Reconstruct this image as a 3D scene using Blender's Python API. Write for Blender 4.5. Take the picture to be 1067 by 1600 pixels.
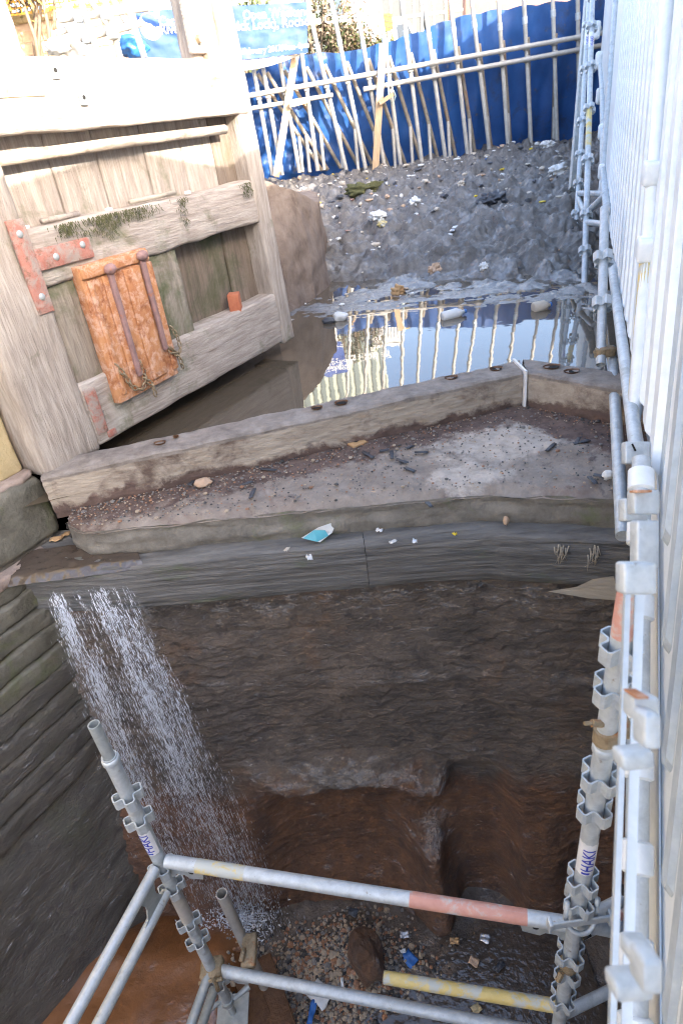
import bpy, math, random
from mathutils import Vector, Matrix, noise
random.seed(7)
R = math.radians
S = bpy.context.scene
COL = S.collection
for o in list(bpy.data.objects): bpy.data.objects.remove(o)

# ------------------------------------------------------------------ camera
F = 975.0
d = Vector((211.5, 1570.0, F)).normalized()
ez = Vector((0, 0, 1))
fw = (ez - d * ez.dot(d)).normalized()
up = -d
rt = fw.cross(up)
M = Matrix((rt, fw, up))
cam = bpy.data.cameras.new('camera'); camo = bpy.data.objects.new('camera', cam); COL.objects.link(camo)
cx, cy, cz = M.col[0], -M.col[1], -M.col[2]
camo.matrix_world = Matrix(((cx[0], cy[0], cz[0], 0), (cx[1], cy[1], cz[1], 0), (cx[2], cy[2], cz[2], 0), (0, 0, 0, 1)))
cam.sensor_fit = 'VERTICAL'; cam.sensor_height = 36; cam.sensor_width = 24
cam.lens = F / 1600 * 36
cam.clip_start = .02; cam.clip_end = 900
cam.dof.use_dof = True; cam.dof.focus_distance = 2.7; cam.dof.aperture_fstop = 4.5
S.camera = camo
S.render.resolution_x = 682; S.render.resolution_y = 1024

# ------------------------------------------------------------------ light
SUN_EL, SUN_AZ = 24.0, 140.0
w = bpy.data.worlds.new('World'); S.world = w; w.use_nodes = True
nt = w.node_tree; nt.nodes.clear()
sky = nt.nodes.new('ShaderNodeTexSky'); sky.sky_type = 'NISHITA'; sky.sun_disc = False
sky.sun_elevation = R(SUN_EL); sky.sun_rotation = R(SUN_AZ); sky.air_density = .75; sky.dust_density = 4.0; sky.ozone_density = .3
bg = nt.nodes.new('ShaderNodeBackground'); bg.inputs[1].default_value = .15
wo = nt.nodes.new('ShaderNodeOutputWorld')
nt.links.new(sky.outputs[0], bg.inputs[0]); nt.links.new(bg.outputs[0], wo.inputs[0])
sl = bpy.data.lights.new('sun', 'SUN'); sl.energy = 2.0; sl.angle = R(.5); sl.color = (1, .93, .82)
so = bpy.data.objects.new('sun', sl); COL.objects.link(so)
sd = Vector((math.sin(R(SUN_AZ)) * math.cos(R(SUN_EL)), math.cos(R(SUN_AZ)) * math.cos(R(SUN_EL)), math.sin(R(SUN_EL))))
so.rotation_euler = (-sd).to_track_quat('-Z', 'Y').to_euler()
S.view_settings.view_transform = 'Standard'; S.view_settings.look = 'None'
S.cycles.filter_width = 1.1; S.cycles.transparent_max_bounces = 40
S.view_settings.exposure = 2.88; S.view_settings.gamma = 1
S.view_settings.use_curve_mapping = False

# ------------------------------------------------------------------ helpers
def ray(px, py): return M @ Vector(((px - 533.5) / F, (py - 800) / F, 1))
def atz(px, py, z): r = ray(px, py); return r * (z / r.z)           # pixel -> point on a level plane
def aty(px, py, y): r = ray(px, py); return r * (y / r.y)           # pixel -> point on a cross plane
def atd(px, py, dd): return ray(px, py) * dd
def lerp(a, b, t): return a + (b - a) * t
def interp(x, xs, ys):
    if x <= xs[0]: return ys[0]
    for i in range(1, len(xs)):
        if x <= xs[i]:
            return lerp(ys[i-1], ys[i], (x - xs[i-1]) / (xs[i] - xs[i-1]))
    return ys[-1]
def sm(a, b, x):
    t = max(0, min(1, (x - a) / (b - a))); return t * t * (3 - 2 * t)
def fbm(p, s=1.0, o=5): return noise.fractal(Vector(p) * s, 1.0, 2.0, o)

class MB:
    def __init__(s): s.v = []; s.f = []; s.m = []; s.mi = 0
    def add(s, vs, fs):
        b = len(s.v); s.v += [Vector(v) for v in vs]
        for f in fs: s.f.append([i + b for i in f]); s.m.append(s.mi)
        return s
    def box(s, x0, x1, y0, y1, z0, z1):
        return s.add([(x0,y0,z0),(x1,y0,z0),(x1,y1,z0),(x0,y1,z0),(x0,y0,z1),(x1,y0,z1),(x1,y1,z1),(x0,y1,z1)],
            [(3,2,1,0),(4,5,6,7),(0,1,5,4),(1,2,6,5),(2,3,7,6),(3,0,4,7)])
    def beam(s, p, q, w, h, upv=(0,0,1)):
        p, q = Vector(p), Vector(q); a = (q - p).normalized(); u = Vector(upv)
        sx = a.cross(u).normalized(); u = sx.cross(a)
        vs = []
        for e in (p, q):
            for i, j in ((-1,-1),(1,-1),(1,1),(-1,1)): vs.append(e + sx * (i*w/2) + u * (j*h/2))
        return s.add(vs, [(0,1,2,3),(7,6,5,4),(0,4,5,1),(1,5,6,2),(2,6,7,3),(3,7,4,0)])
    def rbox(s, x0, x1, y0, y1, z0, z1, step=.05, r=.01, amp=.004, fr=6.0, seed=0, maxn=60):
        lo, hi = Vector((x0,y0,z0)), Vector((x1,y1,z1)); ilo, ihi = lo + Vector((r,r,r)), hi - Vector((r,r,r))
        key = {}; vs = []; fs = []
        def lin(a, b):
            n = max(1, min(maxn, int((b - a) / step + .5)))
            core = [a + r + (b - a - 2*r) * i / n for i in range(n + 1)]
            return [a] + core + [b] if r > 0 else core
        ax = [lin(lo[i], hi[i]) for i in range(3)]
        def vid(p):
            k = (round(p.x, 5), round(p.y, 5), round(p.z, 5))
            if k in key: return key[k]
            q = Vector([max(ilo[i], min(ihi[i], p[i])) for i in range(3)])
            dd = p - q
            if dd.length > 1e-7:
                # rounded edges
                m = max(abs(dd.x), abs(dd.y), abs(dd.z)); nn = q + dd.normalized() * r if (abs(dd.x) > 1e-6) + (abs(dd.y) > 1e-6) + (abs(dd.z) > 1e-6) > 1 else p
            else: nn = p
            if amp:
                sv = Vector((seed * 3.7, seed * 1.3, seed))
                nn = nn + noise.noise_vector(nn * fr + sv) * amp + noise.noise_vector(nn * fr * 3.1 + sv) * amp * .4
            key[k] = len(vs); vs.append(nn); return key[k]
        for a in range(3):
            b, c = (a + 1) % 3, (a + 2) % 3
            for side in (0, 1):
                val = (lo, hi)[side][a]
                for i in range(len(ax[b]) - 1):
                    for j in range(len(ax[c]) - 1):
                        q = []
                        for (ii, jj) in ((i,j),(i+1,j),(i+1,j+1),(i,j+1)):
                            p = Vector((0,0,0)); p[a] = val; p[b] = ax[b][ii]; p[c] = ax[c][jj]; q.append(vid(p))
                        if len(set(q)) < 3: continue
                        fs.append(q if side else q[::-1])
        return s.add(vs, fs)
    def tube(s, pts, r, n=10, caps=True, r2=None, wall=0):
        pts = [Vector(p) for p in pts]; k = len(pts); rings = []; b0 = len(s.v); vs = []
        for i, p in enumerate(pts):
            a = (pts[min(i+1, k-1)] - pts[max(i-1, 0)]).normalized()
            u = Vector((0,0,1)) if abs(a.z) < .9 else Vector((1,0,0))
            x = a.cross(u).normalized(); y = a.cross(x)
            rr = r if r2 is None else lerp(r, r2, i / max(1, k - 1))
            if isinstance(r, (list, tuple)): rr = r[i]
            for j in range(n):
                t = 2 * math.pi * j / n; vs.append(p + x * (math.cos(t) * rr) + y * (math.sin(t) * rr))
        fs = []
        for i in range(k - 1):
            for j in range(n): fs.append((i*n+j, i*n+(j+1) % n, (i+1)*n+(j+1) % n, (i+1)*n+j))
        if caps and not wall: fs.append(tuple(range(n-1, -1, -1))); fs.append(tuple((k-1)*n + j for j in range(n)))
        s.add(vs, fs)
        if wall:
            rin = (r if not isinstance(r, (list, tuple)) else r[0]) - wall
            a = (pts[-1] - pts[0]).normalized()
            for e, inn in ((pts[0], a), (pts[-1], -a)):
                u = Vector((0,0,1)) if abs(a.z) < .9 else Vector((1,0,0)); x = a.cross(u).normalized(); y = a.cross(x)
                vv = []
                for rad, off in ((rin + wall, 0), (rin, 0), (rin, .12)):
                    for j in range(n):
                        t = 2 * math.pi * j / n; vv.append(e + x * (math.cos(t) * rad) + y * (math.sin(t) * rad) + inn * off)
                ff = []
                for q in range(2):
                    for j in range(n): ff.append((q*n+j, q*n+(j+1) % n, (q+1)*n+(j+1) % n, (q+1)*n+j))
                ff.append(tuple(2*n + j for j in range(n)))
                s.add(vv, ff)
        return s
    def prism(s, poly, p0, ux, uy, th):
        p0, ux, uy = Vector(p0), Vector(ux).normalized(), Vector(uy).normalized(); uz = ux.cross(uy); n = len(poly)
        vs = [p0 + ux * a + uy * b - uz * (th/2) for a, b in poly] + [p0 + ux * a + uy * b + uz * (th/2) for a, b in poly]
        fs = [tuple(range(n-1, -1, -1)), tuple(range(n, 2*n))] + [(i, (i+1) % n, n + (i+1) % n, n + i) for i in range(n)]
        return s.add(vs, fs)
    def strip(s, poly, base, axis, h, th, ux, uy):
        """closed band: plan outline poly (list of 2d) extruded along axis by h, wall th outward"""
        base, axis, ux, uy = Vector(base), Vector(axis).normalized(), Vector(ux), Vector(uy); n = len(poly); vs = []
        cxx = sum(p[0] for p in poly) / n; cyy = sum(p[1] for p in poly) / n
        for z in (0, h):
            for k in (0, 1):
                for i in range(n):
                    a, b = poly[i]; pa, pb = poly[i-1]; qa, qb = poly[(i+1) % n]
                    t1 = Vector((a - pa, b - pb)).normalized(); t2 = Vector((qa - a, qb - b)).normalized()
                    nn = Vector((t1.y + t2.y, -(t1.x + t2.x)));
                    nn = nn.normalized() if nn.length > 1e-6 else Vector((0, 0))
                    vs.append(base + axis * z + ux * (a + nn.x * th * k) + uy * (b + nn.y * th * k))
        fs = []
        for i in range(n):
            j = (i + 1) % n
            fs += [(n+i, n+j, 3*n+j, 3*n+i), (j, i, 2*n+i, 2*n+j), (2*n+i, 3*n+i, 3*n+j, 2*n+j), (i, j, n+j, n+i)]
        return s.add(vs, fs)
    def blob(s, c, r, sub=2, amp=.25, fr=2.0, seed=0, sc=(1,1,1), rot=None):
        vs, fs = ICO[sub]; out = []
        for v in vs:
            k = 1 + amp * noise.noise(v * fr + Vector((seed * 5.1, seed, seed * 2.3)))
            p = Vector((v.x * sc[0], v.y * sc[1], v.z * sc[2])) * (r * k)
            if rot: p = rot @ p
            out.append(p + Vector(c))
        return s.add(out, fs)
    def grid(s, fn, nu, nv):
        vs = [fn(i / nu, j / nv) for j in range(nv + 1) for i in range(nu + 1)]
        fs = [(j*(nu+1)+i, j*(nu+1)+i+1, (j+1)*(nu+1)+i+1, (j+1)*(nu+1)+i) for j in range(nv) for i in range(nu)]
        return s.add(vs, fs)
    def build(s, name, mats, parent=None, smooth=False, world=False, angle=None):
        off = LOC.get(parent.name, Vector()) if (parent and world) else Vector()
        me = bpy.data.meshes.new(name)
        me.from_pydata([tuple(v - off) for v in s.v], [], s.f)
        for m in (mats if isinstance(mats, (list, tuple)) else [mats]): me.materials.append(m)
        if isinstance(mats, (list, tuple)): me.polygons.foreach_set('material_index', s.m)
        if smooth: me.polygons.foreach_set('use_smooth', [True] * len(me.polygons))
        me.update()
        if angle: me.set_sharp_from_angle(angle=R(angle))
        o = bpy.data.objects.new(name, me); COL.objects.link(o)
        if parent: o.parent = parent; LOC[o.name] = LOC.get(parent.name, Vector())
        return o
LOC = {}
def _ico():
    t = (1 + 5 ** .5) / 2
    v = [Vector(p).normalized() for p in ((-1,t,0),(1,t,0),(-1,-t,0),(1,-t,0),(0,-1,t),(0,1,t),(0,-1,-t),(0,1,-t),(t,0,-1),(t,0,1),(-t,0,-1),(-t,0,1))]
    f = [(0,11,5),(0,5,1),(0,1,7),(0,7,10),(0,10,11),(1,5,9),(5,11,4),(11,10,2),(10,7,6),(7,1,8),(3,9,4),(3,4,2),(3,2,6),(3,6,8),(3,8,9),(4,9,5),(2,4,11),(6,2,10),(8,6,7),(9,8,1)]
    out = [(v, f)]
    for _ in range(4):
        v = list(v); nf = []; mid = {}
        def m(a, b):
            k = (min(a,b), max(a,b))
            if k not in mid: mid[k] = len(v); v.append(((v[a] + v[b]) / 2).normalized())
            return mid[k]
        for a, b, c in f:
            x, y, z = m(a,b), m(b,c), m(c,a); nf += [(a,x,z),(b,y,x),(c,z,y),(x,y,z)]
        f = nf; out.append((v, f))
    return out
ICO = _ico()
def attr(o, name, fn):
    a = o.data.attributes.new(name, 'FLOAT', 'POINT'); off = LOC.get(o.name, Vector())
    a.data.foreach_set('value', [fn(v.co + off) for v in o.data.vertices])
def tag(o, label=None, cat=None, group=None, kind=None):
    if label: o['label'] = label
    if cat: o['category'] = cat
    if group: o['group'] = group
    if kind: o['kind'] = kind
    return o
def thing(name, label, cat, loc=(0,0,0), rotz=0, group=None):
    o = bpy.data.objects.new(name, None); COL.objects.link(o); o.empty_display_size = .1
    o.location = loc; o.rotation_euler = (0, 0, rotz); LOC[o.name] = Vector(loc)
    return tag(o, label, cat, group)
def flat_text(body, size, name, m, parent, place, ext=.001):
    """flat lettering as a mesh; place maps (x, y, z) of the text to the parent's space"""
    cu = bpy.data.curves.new(name, 'FONT'); cu.body = body; cu.size = size; cu.extrude = ext; cu.resolution_u = 2; cu.offset = size * .012
    ob = bpy.data.objects.new('tmp', cu); COL.objects.link(ob)
    dg = bpy.context.evaluated_depsgraph_get()
    me = bpy.data.meshes.new_from_object(ob.evaluated_get(dg))
    bpy.data.objects.remove(ob)
    if ext == 0:                                       # fine enough to bend round a tube
        import bmesh
        bm = bmesh.new(); bm.from_mesh(me); bmesh.ops.triangulate(bm, faces=bm.faces[:])
        for _ in range(2): bmesh.ops.subdivide_edges(bm, edges=[e for e in bm.edges if e.calc_length() > .004], cuts=2, use_grid_fill=True)
        bm.to_mesh(me); bm.free()
    for v in me.vertices: v.co = place(v.co.x, v.co.y, v.co.z)
    me.materials.clear(); me.materials.append(m)
    o = bpy.data.objects.new(name, me); COL.objects.link(o)
    if parent: o.parent = parent; LOC[o.name] = LOC.get(parent.name, Vector())
    return o

# ------------------------------------------------------------------ materials
def nmat(name, c1, c2, scale=8, rough=.7, bump=.3, bscale=40, st=(1,1,1), metal=0, c3=None, p3=(.5,.6), s3=3, st3=(1,1,1), rough2=None, c4=None, p4=(.5,.6), s4=5, bdist=.01, spec=.5, rr=(.35,.65), ramp=(.3,.7), coat=0, coatior=1.5, cmask=None, bst=None, layers=(), ior=None):
    m = bpy.data.materials.new(name); m.use_nodes = True; t = m.node_tree; n = t.nodes; L = t.links
    b = n['Principled BSDF']
    tc = n.new('ShaderNodeTexCoord')
    def nz(sc, stv, det=8, dist=0.0, rg=.69):
        mp = n.new('ShaderNodeMapping'); mp.inputs['Scale'].default_value = stv
        L.new(tc.outputs['Object'], mp.inputs[0])
        q = n.new('ShaderNodeTexNoise'); q.inputs['Scale'].default_value = sc; q.inputs['Detail'].default_value = det; q.inputs['Distortion'].default_value = dist
        q.inputs['Roughness'].default_value = rg
        L.new(mp.outputs[0], q.inputs['Vector']); return q
    def rampn(src, lo, hi, a=(0,0,0), bb=(1,1,1)):
        r = n.new('ShaderNodeValToRGB'); r.color_ramp.elements[0].position = lo; r.color_ramp.elements[1].position = hi
        r.color_ramp.elements[0].color = (*a, 1); r.color_ramp.elements[1].color = (*bb, 1); L.new(src, r.inputs[0]); return r
    def mix(fac, A, Bc):
        x = n.new('ShaderNodeMix'); x.data_type = 'RGBA'; L.new(fac, x.inputs[0]); L.new(A, x.inputs[6])
        if isinstance(Bc, tuple): x.inputs[7].default_value = (*Bc, 1)
        else: L.new(Bc, x.inputs[7])
        return x.outputs[2]
    n1 = nz(scale, st, 9, .3)
    col = rampn(n1.outputs[0], ramp[0], ramp[1], c1, c2).outputs[0]
    if c3:
        n3 = nz(s3, st3, 6, .4); mk = rampn(n3.outputs[0], p3[0], p3[1]); col = mix(mk.outputs[0], col, c3)
    if c4:
        n4 = nz(s4, (1,1,1), 7, .2); mk4 = rampn(n4.outputs[0], p4[0], p4[1]); col = mix(mk4.outputs[0], col, c4)
    for (at_, ca, cb2, amt, nsc) in layers:
        a_ = n.new('ShaderNodeAttribute'); a_.attribute_name = at_
        nn_ = nz(nsc, (1,1,1), 9, .3, .7); ma = n.new('ShaderNodeMath'); ma.operation = 'MULTIPLY_ADD'; ma.inputs[1].default_value = amt; ma.inputs[2].default_value = -amt * .5
        L.new(nn_.outputs[0], ma.inputs[0]); ad = n.new('ShaderNodeMath'); ad.operation = 'ADD'; L.new(ma.outputs[0], ad.inputs[0]); L.new(a_.outputs['Fac'], ad.inputs[1])
        mk_ = rampn(ad.outputs[0], .42, .60); n5 = nz(scale * 2.2, (1,1,1), 9, .2, .7); cc = rampn(n5.outputs[0], .32, .68, ca, cb2).outputs[0]; col = mix(mk_.outputs[0], col, cc)
    if ior: b.inputs['IOR'].default_value = ior
    L.new(col, b.inputs['Base Color'])
    if coat and cmask:
        nc = nz(cmask[2], cmask[3], 8, .6, .72); src = nc.outputs[0]
        if len(cmask) > 4:
            wa = n.new('ShaderNodeAttribute'); wa.attribute_name = cmask[4]; wm = n.new('ShaderNodeMath'); wm.operation = 'MULTIPLY_ADD'; wm.inputs[1].default_value = .12; L.new(wa.outputs['Fac'], wm.inputs[0]); L.new(src, wm.inputs[2]); src = wm.outputs[0]
        mc = rampn(src, cmask[0], cmask[1]); L.new(mc.outputs[0], b.inputs['Coat Weight'])
    b.inputs['Metallic'].default_value = metal; b.inputs['Specular IOR Level'].default_value = spec
    if coat: b.inputs['Coat Weight'].default_value = coat; b.inputs['Coat Roughness'].default_value = .10; b.inputs['Coat IOR'].default_value = coatior
    if rough2 is not None:
        nr = nz(scale * 1.7, (1,1,1), 6); rm = n.new('ShaderNodeMapRange'); rm.inputs[1].default_value = rr[0]; rm.inputs[2].default_value = rr[1]
        rm.inputs[3].default_value = rough; rm.inputs[4].default_value = rough2; L.new(nr.outputs[0], rm.inputs[0]); L.new(rm.outputs[0], b.inputs['Roughness'])
    else: b.inputs['Roughness'].default_value = rough
    if bump:
        nb = nz(bscale, bst or st, 8, .2, .65); bp = n.new('ShaderNodeBump'); bp.inputs['Strength'].default_value = bump; bp.inputs['Distance'].default_value = bdist
        L.new(nb.outputs[0], bp.inputs['Height']); L.new(bp.outputs[0], b.inputs['Normal'])
        if coat: L.new(bp.outputs[0], b.inputs['Coat Normal'])
    return m
def plain(name, c, rough=.6, metal=0, **k): return nmat(name, tuple(x * .85 for x in c), tuple(min(1, x * 1.1) for x in c), scale=k.pop('scale', 12), rough=rough, metal=metal, bump=k.pop('bump', .1), **k)
MT = {}
MT['galv'] = nmat('galvanised_steel', (.42,.46,.48), (.64,.68,.70), 26, .42, .08, 120, metal=.35, c3=(.36,.37,.36), p3=(.55,.75), s3=9, rough2=.65, c4=(.24,.19,.14), p4=(.64,.74), s4=34)
MT['galv_bright'] = nmat('bright_galvanised_sheet', (.74,.79,.81), (.86,.89,.90), 14, .38, .05, 90, metal=.1, rough2=.55, c3=(.64,.68,.70), p3=(.5,.75), s3=5, c4=(.42,.38,.32), p4=(.67,.78), s4=22)
MT['galv_blue'] = nmat('blueish_galvanised_steel', (.44,.50,.54), (.60,.65,.68), 18, .45, .06, 90, metal=.3, rough2=.6)
MT['galv_dull'] = nmat('dull_galvanised_steel', (.30,.33,.33), (.48,.51,.51), 22, .5, .12, 90, metal=.3, c3=(.22,.19,.15), p3=(.6,.75), s3=8)
MT['pole'] = nmat('worn_scaffold_tube', (.34,.32,.29), (.52,.50,.46), 10, .5, .1, 60, metal=.1, c3=(.36,.31,.25), p3=(.6,.75), s3=4)
MT['pole_dark'] = nmat('shade_dark_tube', (.20,.17,.13), (.36,.31,.25), 10, .65, .2, 60, c3=(.3,.15,.07), p3=(.55,.7), s3=3)  # darker tube tone, the raking legs' shade put into the colour
MT['yellow'] = nmat('worn_yellow_paint', (.60,.45,.13), (.70,.57,.24), 14, .5, .15, 60, c3=(.5,.52,.48), p3=(.46,.56), s3=13)
MT['pink'] = nmat('faded_red_paint', (.55,.26,.20), (.66,.38,.31), 14, .55, .15, 60, c3=(.52,.52,.5), p3=(.5,.62), s3=14)
MT['rusty_clip'] = nmat('rusty_coupler_steel', (.20,.14,.08), (.42,.34,.22), 40, .6, .4, 90, metal=.2, c3=(.34,.13,.04), p3=(.55,.7), s3=20)
MT['wood_h'] = nmat('weathered_oak_rail', (.25,.205,.17), (.53,.47,.415), 6, .85, .9, 12, st=(.7,4,7), c3=(.13,.14,.065), p3=(.56,.72), s3=3.2, c4=(.47,.43,.38), p4=(.55,.72), s4=3.3, bdist=.012)
MT['wood_v'] = nmat('weathered_oak_post', (.25,.205,.17), (.52,.46,.40), 6, .85, .9, 12, st=(7,5,.7), c3=(.13,.14,.07), p3=(.57,.72), s3=2.7, c4=(.46,.42,.38), p4=(.56,.75), s4=3.0, bdist=.012)
MT['wood_green'] = nmat('mossy_oak_plank', (.17,.14,.11), (.38,.33,.27), 5, .9, .8, 9, st=(7,5,.8), c3=(.075,.095,.035), p3=(.46,.66), s3=3.5, bdist=.012)
MT['wood_dark'] = nmat('dark_oak_board', (.10,.075,.055), (.25,.20,.16), 5, .85, .8, 9, st=(8,5,.7), c3=(.075,.085,.04), p3=(.5,.7), s3=3, bdist=.014)  # darker oak for the lower recess boards and the end upper board
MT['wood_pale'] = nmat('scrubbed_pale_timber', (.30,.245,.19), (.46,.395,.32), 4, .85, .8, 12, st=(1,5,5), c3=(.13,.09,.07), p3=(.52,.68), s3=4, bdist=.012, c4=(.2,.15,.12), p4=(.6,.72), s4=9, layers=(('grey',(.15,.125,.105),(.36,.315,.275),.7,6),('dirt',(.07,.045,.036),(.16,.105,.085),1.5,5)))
MT['sill_top'] = nmat('worn_grey_timber_top', (.15,.125,.105), (.33,.285,.25), 5, .8, 1.0, 12, st=(1,4,4), c3=(.10,.07,.06), p3=(.55,.7), s3=5, c4=(.42,.38,.34), p4=(.6,.72), s4=7, bdist=.015)
MT['cill_timber'] = nmat('wet_dark_timber', (.075,.073,.070), (.22,.212,.20), 4, .5, 1.0, 6, st=(.55,3.5,11), rough2=.75, c3=(.10,.14,.05), p3=(.58,.75), s3=2.5, st3=(1,1,3), bdist=.018)
MT['timber_bare'] = nmat('torn_bare_wood', (.33,.29,.23), (.48,.43,.35), 6, .8, .6, 10, st=(.6,4,8))
MT['iron_rust'] = nmat('orange_rusted_iron', (.38,.14,.055), (.55,.28,.13), 16, .9, 1.0, 60, c3=(.60,.37,.26), p3=(.47,.62), s3=22, c4=(.26,.085,.035), p4=(.55,.68), s4=13, bdist=.006, st=(1,1,.5))
MT['iron_red'] = nmat('red_oxide_strap', (.34,.12,.085), (.46,.22,.17), 18, .85, .8, 60, c3=(.34,.28,.24), p3=(.44,.58), s3=13, c4=(.22,.12,.08), p4=(.58,.68), s4=22)
MT['iron_plum'] = nmat('plum_rusted_rod', (.20,.12,.11), (.36,.22,.2), 14, .7, .5, 80, c3=(.45,.16,.06), p3=(.6,.7), s3=12)
MT['brick'] = nmat('terracotta_brick', (.40,.12,.06), (.52,.19,.10), 20, .9, .5, 90)
MT['brick_pale'] = nmat('pale_broken_brick', (.45,.30,.2), (.58,.42,.3), 20, .9, .5, 90)
MT['stone_yellow'] = nmat('buff_sandstone', (.42,.33,.17), (.60,.50,.31), 6, .9, .6, 40, c3=(.28,.22,.11), p3=(.55,.7), s3=6)
MT['stone_dark'] = nmat('damp_lichened_stone', (.072,.068,.052), (.18,.17,.138), 9, .6, 1.0, 34, c3=(.105,.12,.055), p3=(.52,.68), s3=4, rough2=.9, c4=(.30,.27,.22), p4=(.66,.75), s4=3)
MT['stone_dirt'] = nmat('pinkish_dirt_crust', (.20,.15,.125), (.36,.29,.25), 14, .9, .9, 50, c3=(.48,.17,.08), p3=(.64,.7), s3=16)
MT['apron'] = nmat('silted_stone_apron', (.20,.165,.135), (.36,.31,.265), 7, .8, .9, 34, c3=(.20,.145,.12), p3=(.54,.70), s3=3.2, c4=(.12,.09,.085), p4=(.58,.7), s4=11, layers=(('pale',(.36,.31,.26),(.56,.495,.43),1.1,7),('dirt',(.075,.048,.04),(.20,.14,.115),1.3,8)))
MT['apron_pale'] = nmat('dry_pale_stone', (.36,.325,.295), (.50,.46,.42), 7, .85, .6, 34, c3=(.26,.215,.19), p3=(.5,.68), s3=12)
MT['apron_dirt'] = nmat('reddish_dirt', (.085,.055,.045), (.19,.13,.11), 16, .95, 1.0, 60, c3=(.3,.25,.22), p3=(.66,.72), s3=20)
MT['lip'] = nmat('silted_stone_lip', (.11,.098,.082), (.26,.24,.205), 9, .8, 1.0, 34, c3=(.125,.155,.06), p3=(.58,.75), s3=3)
def wall_mat(name, a, b2, c3, p3, rough=.4, rough2=.7, st=(1,1,2), layers=()):
    return nmat(name, a, b2, 4.5, rough, 1.0, 48, st=st, c3=c3, p3=p3, s3=2.2, rough2=rough2, bdist=.022, bst=(1,1,2.2), spec=1.0, c4=(.04,.03,.024), p4=(.54,.68), s4=14, layers=layers, coat=1.0, coatior=3.0, cmask=(.57,.65,13,(1,1,2.6),'wet'))
MT['slime'] = wall_mat('wet_slimed_masonry', (.050,.037,.028), (.175,.130,.096), (.19,.105,.055), (.55,.72), layers=(('ochre',(.055,.021,.008),(.20,.082,.028),.9,3),))
MT['slime_brown'] = wall_mat('wet_ochre_masonry', (.07,.030,.013), (.21,.095,.038), (.05,.028,.018), (.52,.7), .3, .5)
MT['slime_left'] = wall_mat('wet_side_masonry', (.040,.034,.025), (.13,.112,.085), (.085,.082,.045), (.52,.7), .4, .7)
MT['mud'] = nmat('wet_black_mud', (.070,.063,.056), (.215,.197,.178), 5, .3, 1.0, 30, c3=(.27,.26,.245), p3=(.54,.8), s3=2.2, rough2=.6, bdist=.02, coat=1, coatior=2.3, cmask=(.5,.62,7,(1,1,1),'wet'))
MT['floor_mud'] = nmat('wet_floor_mud', (.065,.048,.036), (.18,.14,.108), 7, .3, .8, 40, rough2=.5, bdist=.02, coat=1, coatior=2.2, cmask=(.5,.6,9,(1,1,1)), c3=(.12,.055,.025), p3=(.55,.7), s3=2)
MT['floor_brown'] = nmat('wet_ochre_slab', (.16,.062,.02), (.29,.12,.042), 3, .3, .5, 14, rough2=.4, bdist=.02, coat=1, coatior=2.6, cmask=(.50,.62,4,(1,1,1)))
MT['wing'] = nmat('mud_stained_stone', (.115,.085,.066), (.22,.175,.145), 6, .75, .8, 26, rough2=.95, c3=(.075,.05,.036), p3=(.5,.68), s3=2.4)
MT['blue'] = nmat('blue_tarpaulin', (.011,.062,.225), (.024,.105,.34), 2.5, .42, .25, 9, rough2=.6, c3=(.03,.055,.13), p3=(.54,.72), s3=3, c4=(.13,.115,.10), p4=(.62,.72), s4=6)
MT['banner'] = nmat('banner_vinyl', (.018,.055,.24), (.035,.085,.30), 2.5, .5, .15, 5, c3=(.05,.11,.33), p3=(.5,.7), s3=1.6)
MT['white'] = plain('white_paint', (.8,.8,.8), .5, bump=0)
MT['white_pl'] = plain('white_plastic', (.68,.68,.66), .35)
MT['cyan'] = plain('cyan_print', (.1,.42,.5), .4)
MT['black'] = plain('black_void', (.012,.011,.01), .9)
MT['red_brick'] = None
MT['leaf'] = nmat('dusty_leaf', (.045,.065,.02), (.10,.12,.045), 6, .7, 0)
MT['leaf2'] = nmat('dry_winter_twig', (.12,.085,.055), (.20,.155,.11), 6, .8, 0)
MT['ivy'] = nmat('brown_ivy', (.12,.10,.03), (.24,.19,.05), 6, .8, 0)
MT['moss'] = nmat('moss_growth', (.05,.055,.02), (.115,.11,.045), 30, .95, .5, 90)
MT['orange_net'] = plain('orange_mesh_plastic', (.75,.36,.04), .5)
MT['sign_y'] = plain('yellow_sign_face', (.75,.55,.03), .4, bump=0)
MT['sign_r'] = plain('red_sign_stripe', (.6,.08,.03), .4, bump=0)
MT['glass'] = plain('dark_window_glass', (.05,.06,.07), .08, bump=0)
MT['grey_clad'] = nmat('grey_cabin_steel', (.42,.44,.46), (.55,.57,.6), 3, .5, .2, 10)
MT['ground'] = nmat('trodden_earth', (.16,.14,.11), (.28,.25,.21), 3, .95, .6, 20)
MT['sack'] = nmat('dusty_sack', (.10,.092,.08), (.2,.19,.17), 9, .9, .6, 30)
MT['blue_rag'] = plain('blue_plastic', (.03,.14,.42), .35, bump=.3)
MT['paper'] = nmat('soggy_card', (.42,.36,.28), (.60,.54,.46), 12, .8, .3, 40)
MT['card'] = nmat('brown_card', (.40,.23,.10), (.55,.36,.19), 12, .8, .3, 40)
MT['slate'] = nmat('slate_chip', (.035,.038,.045), (.08,.085,.10), 12, .45, .4, 60)
MT['plank_wet'] = nmat('wet_brown_plank', (.08,.035,.016), (.17,.085,.04), 5, .3, .7, 12, st=(6,6,1))
MT['foil'] = plain('crumpled_foil', (.6,.6,.62), .25, .6, bump=.6)
MT['ink'] = plain('blue_print', (.03,.05,.45), .5, bump=0)
MT['conc'] = nmat('grey_lichened_oak', (.26,.24,.21), (.42,.395,.36), 6, .9, .6, 24, c3=(.45,.33,.26), p3=(.5,.7), s3=2.5)
MT['timber_new'] = nmat('pine_brace', (.40,.27,.15), (.55,.40,.26), 6, .8, .3, 20, st=(6,6,1))
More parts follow.
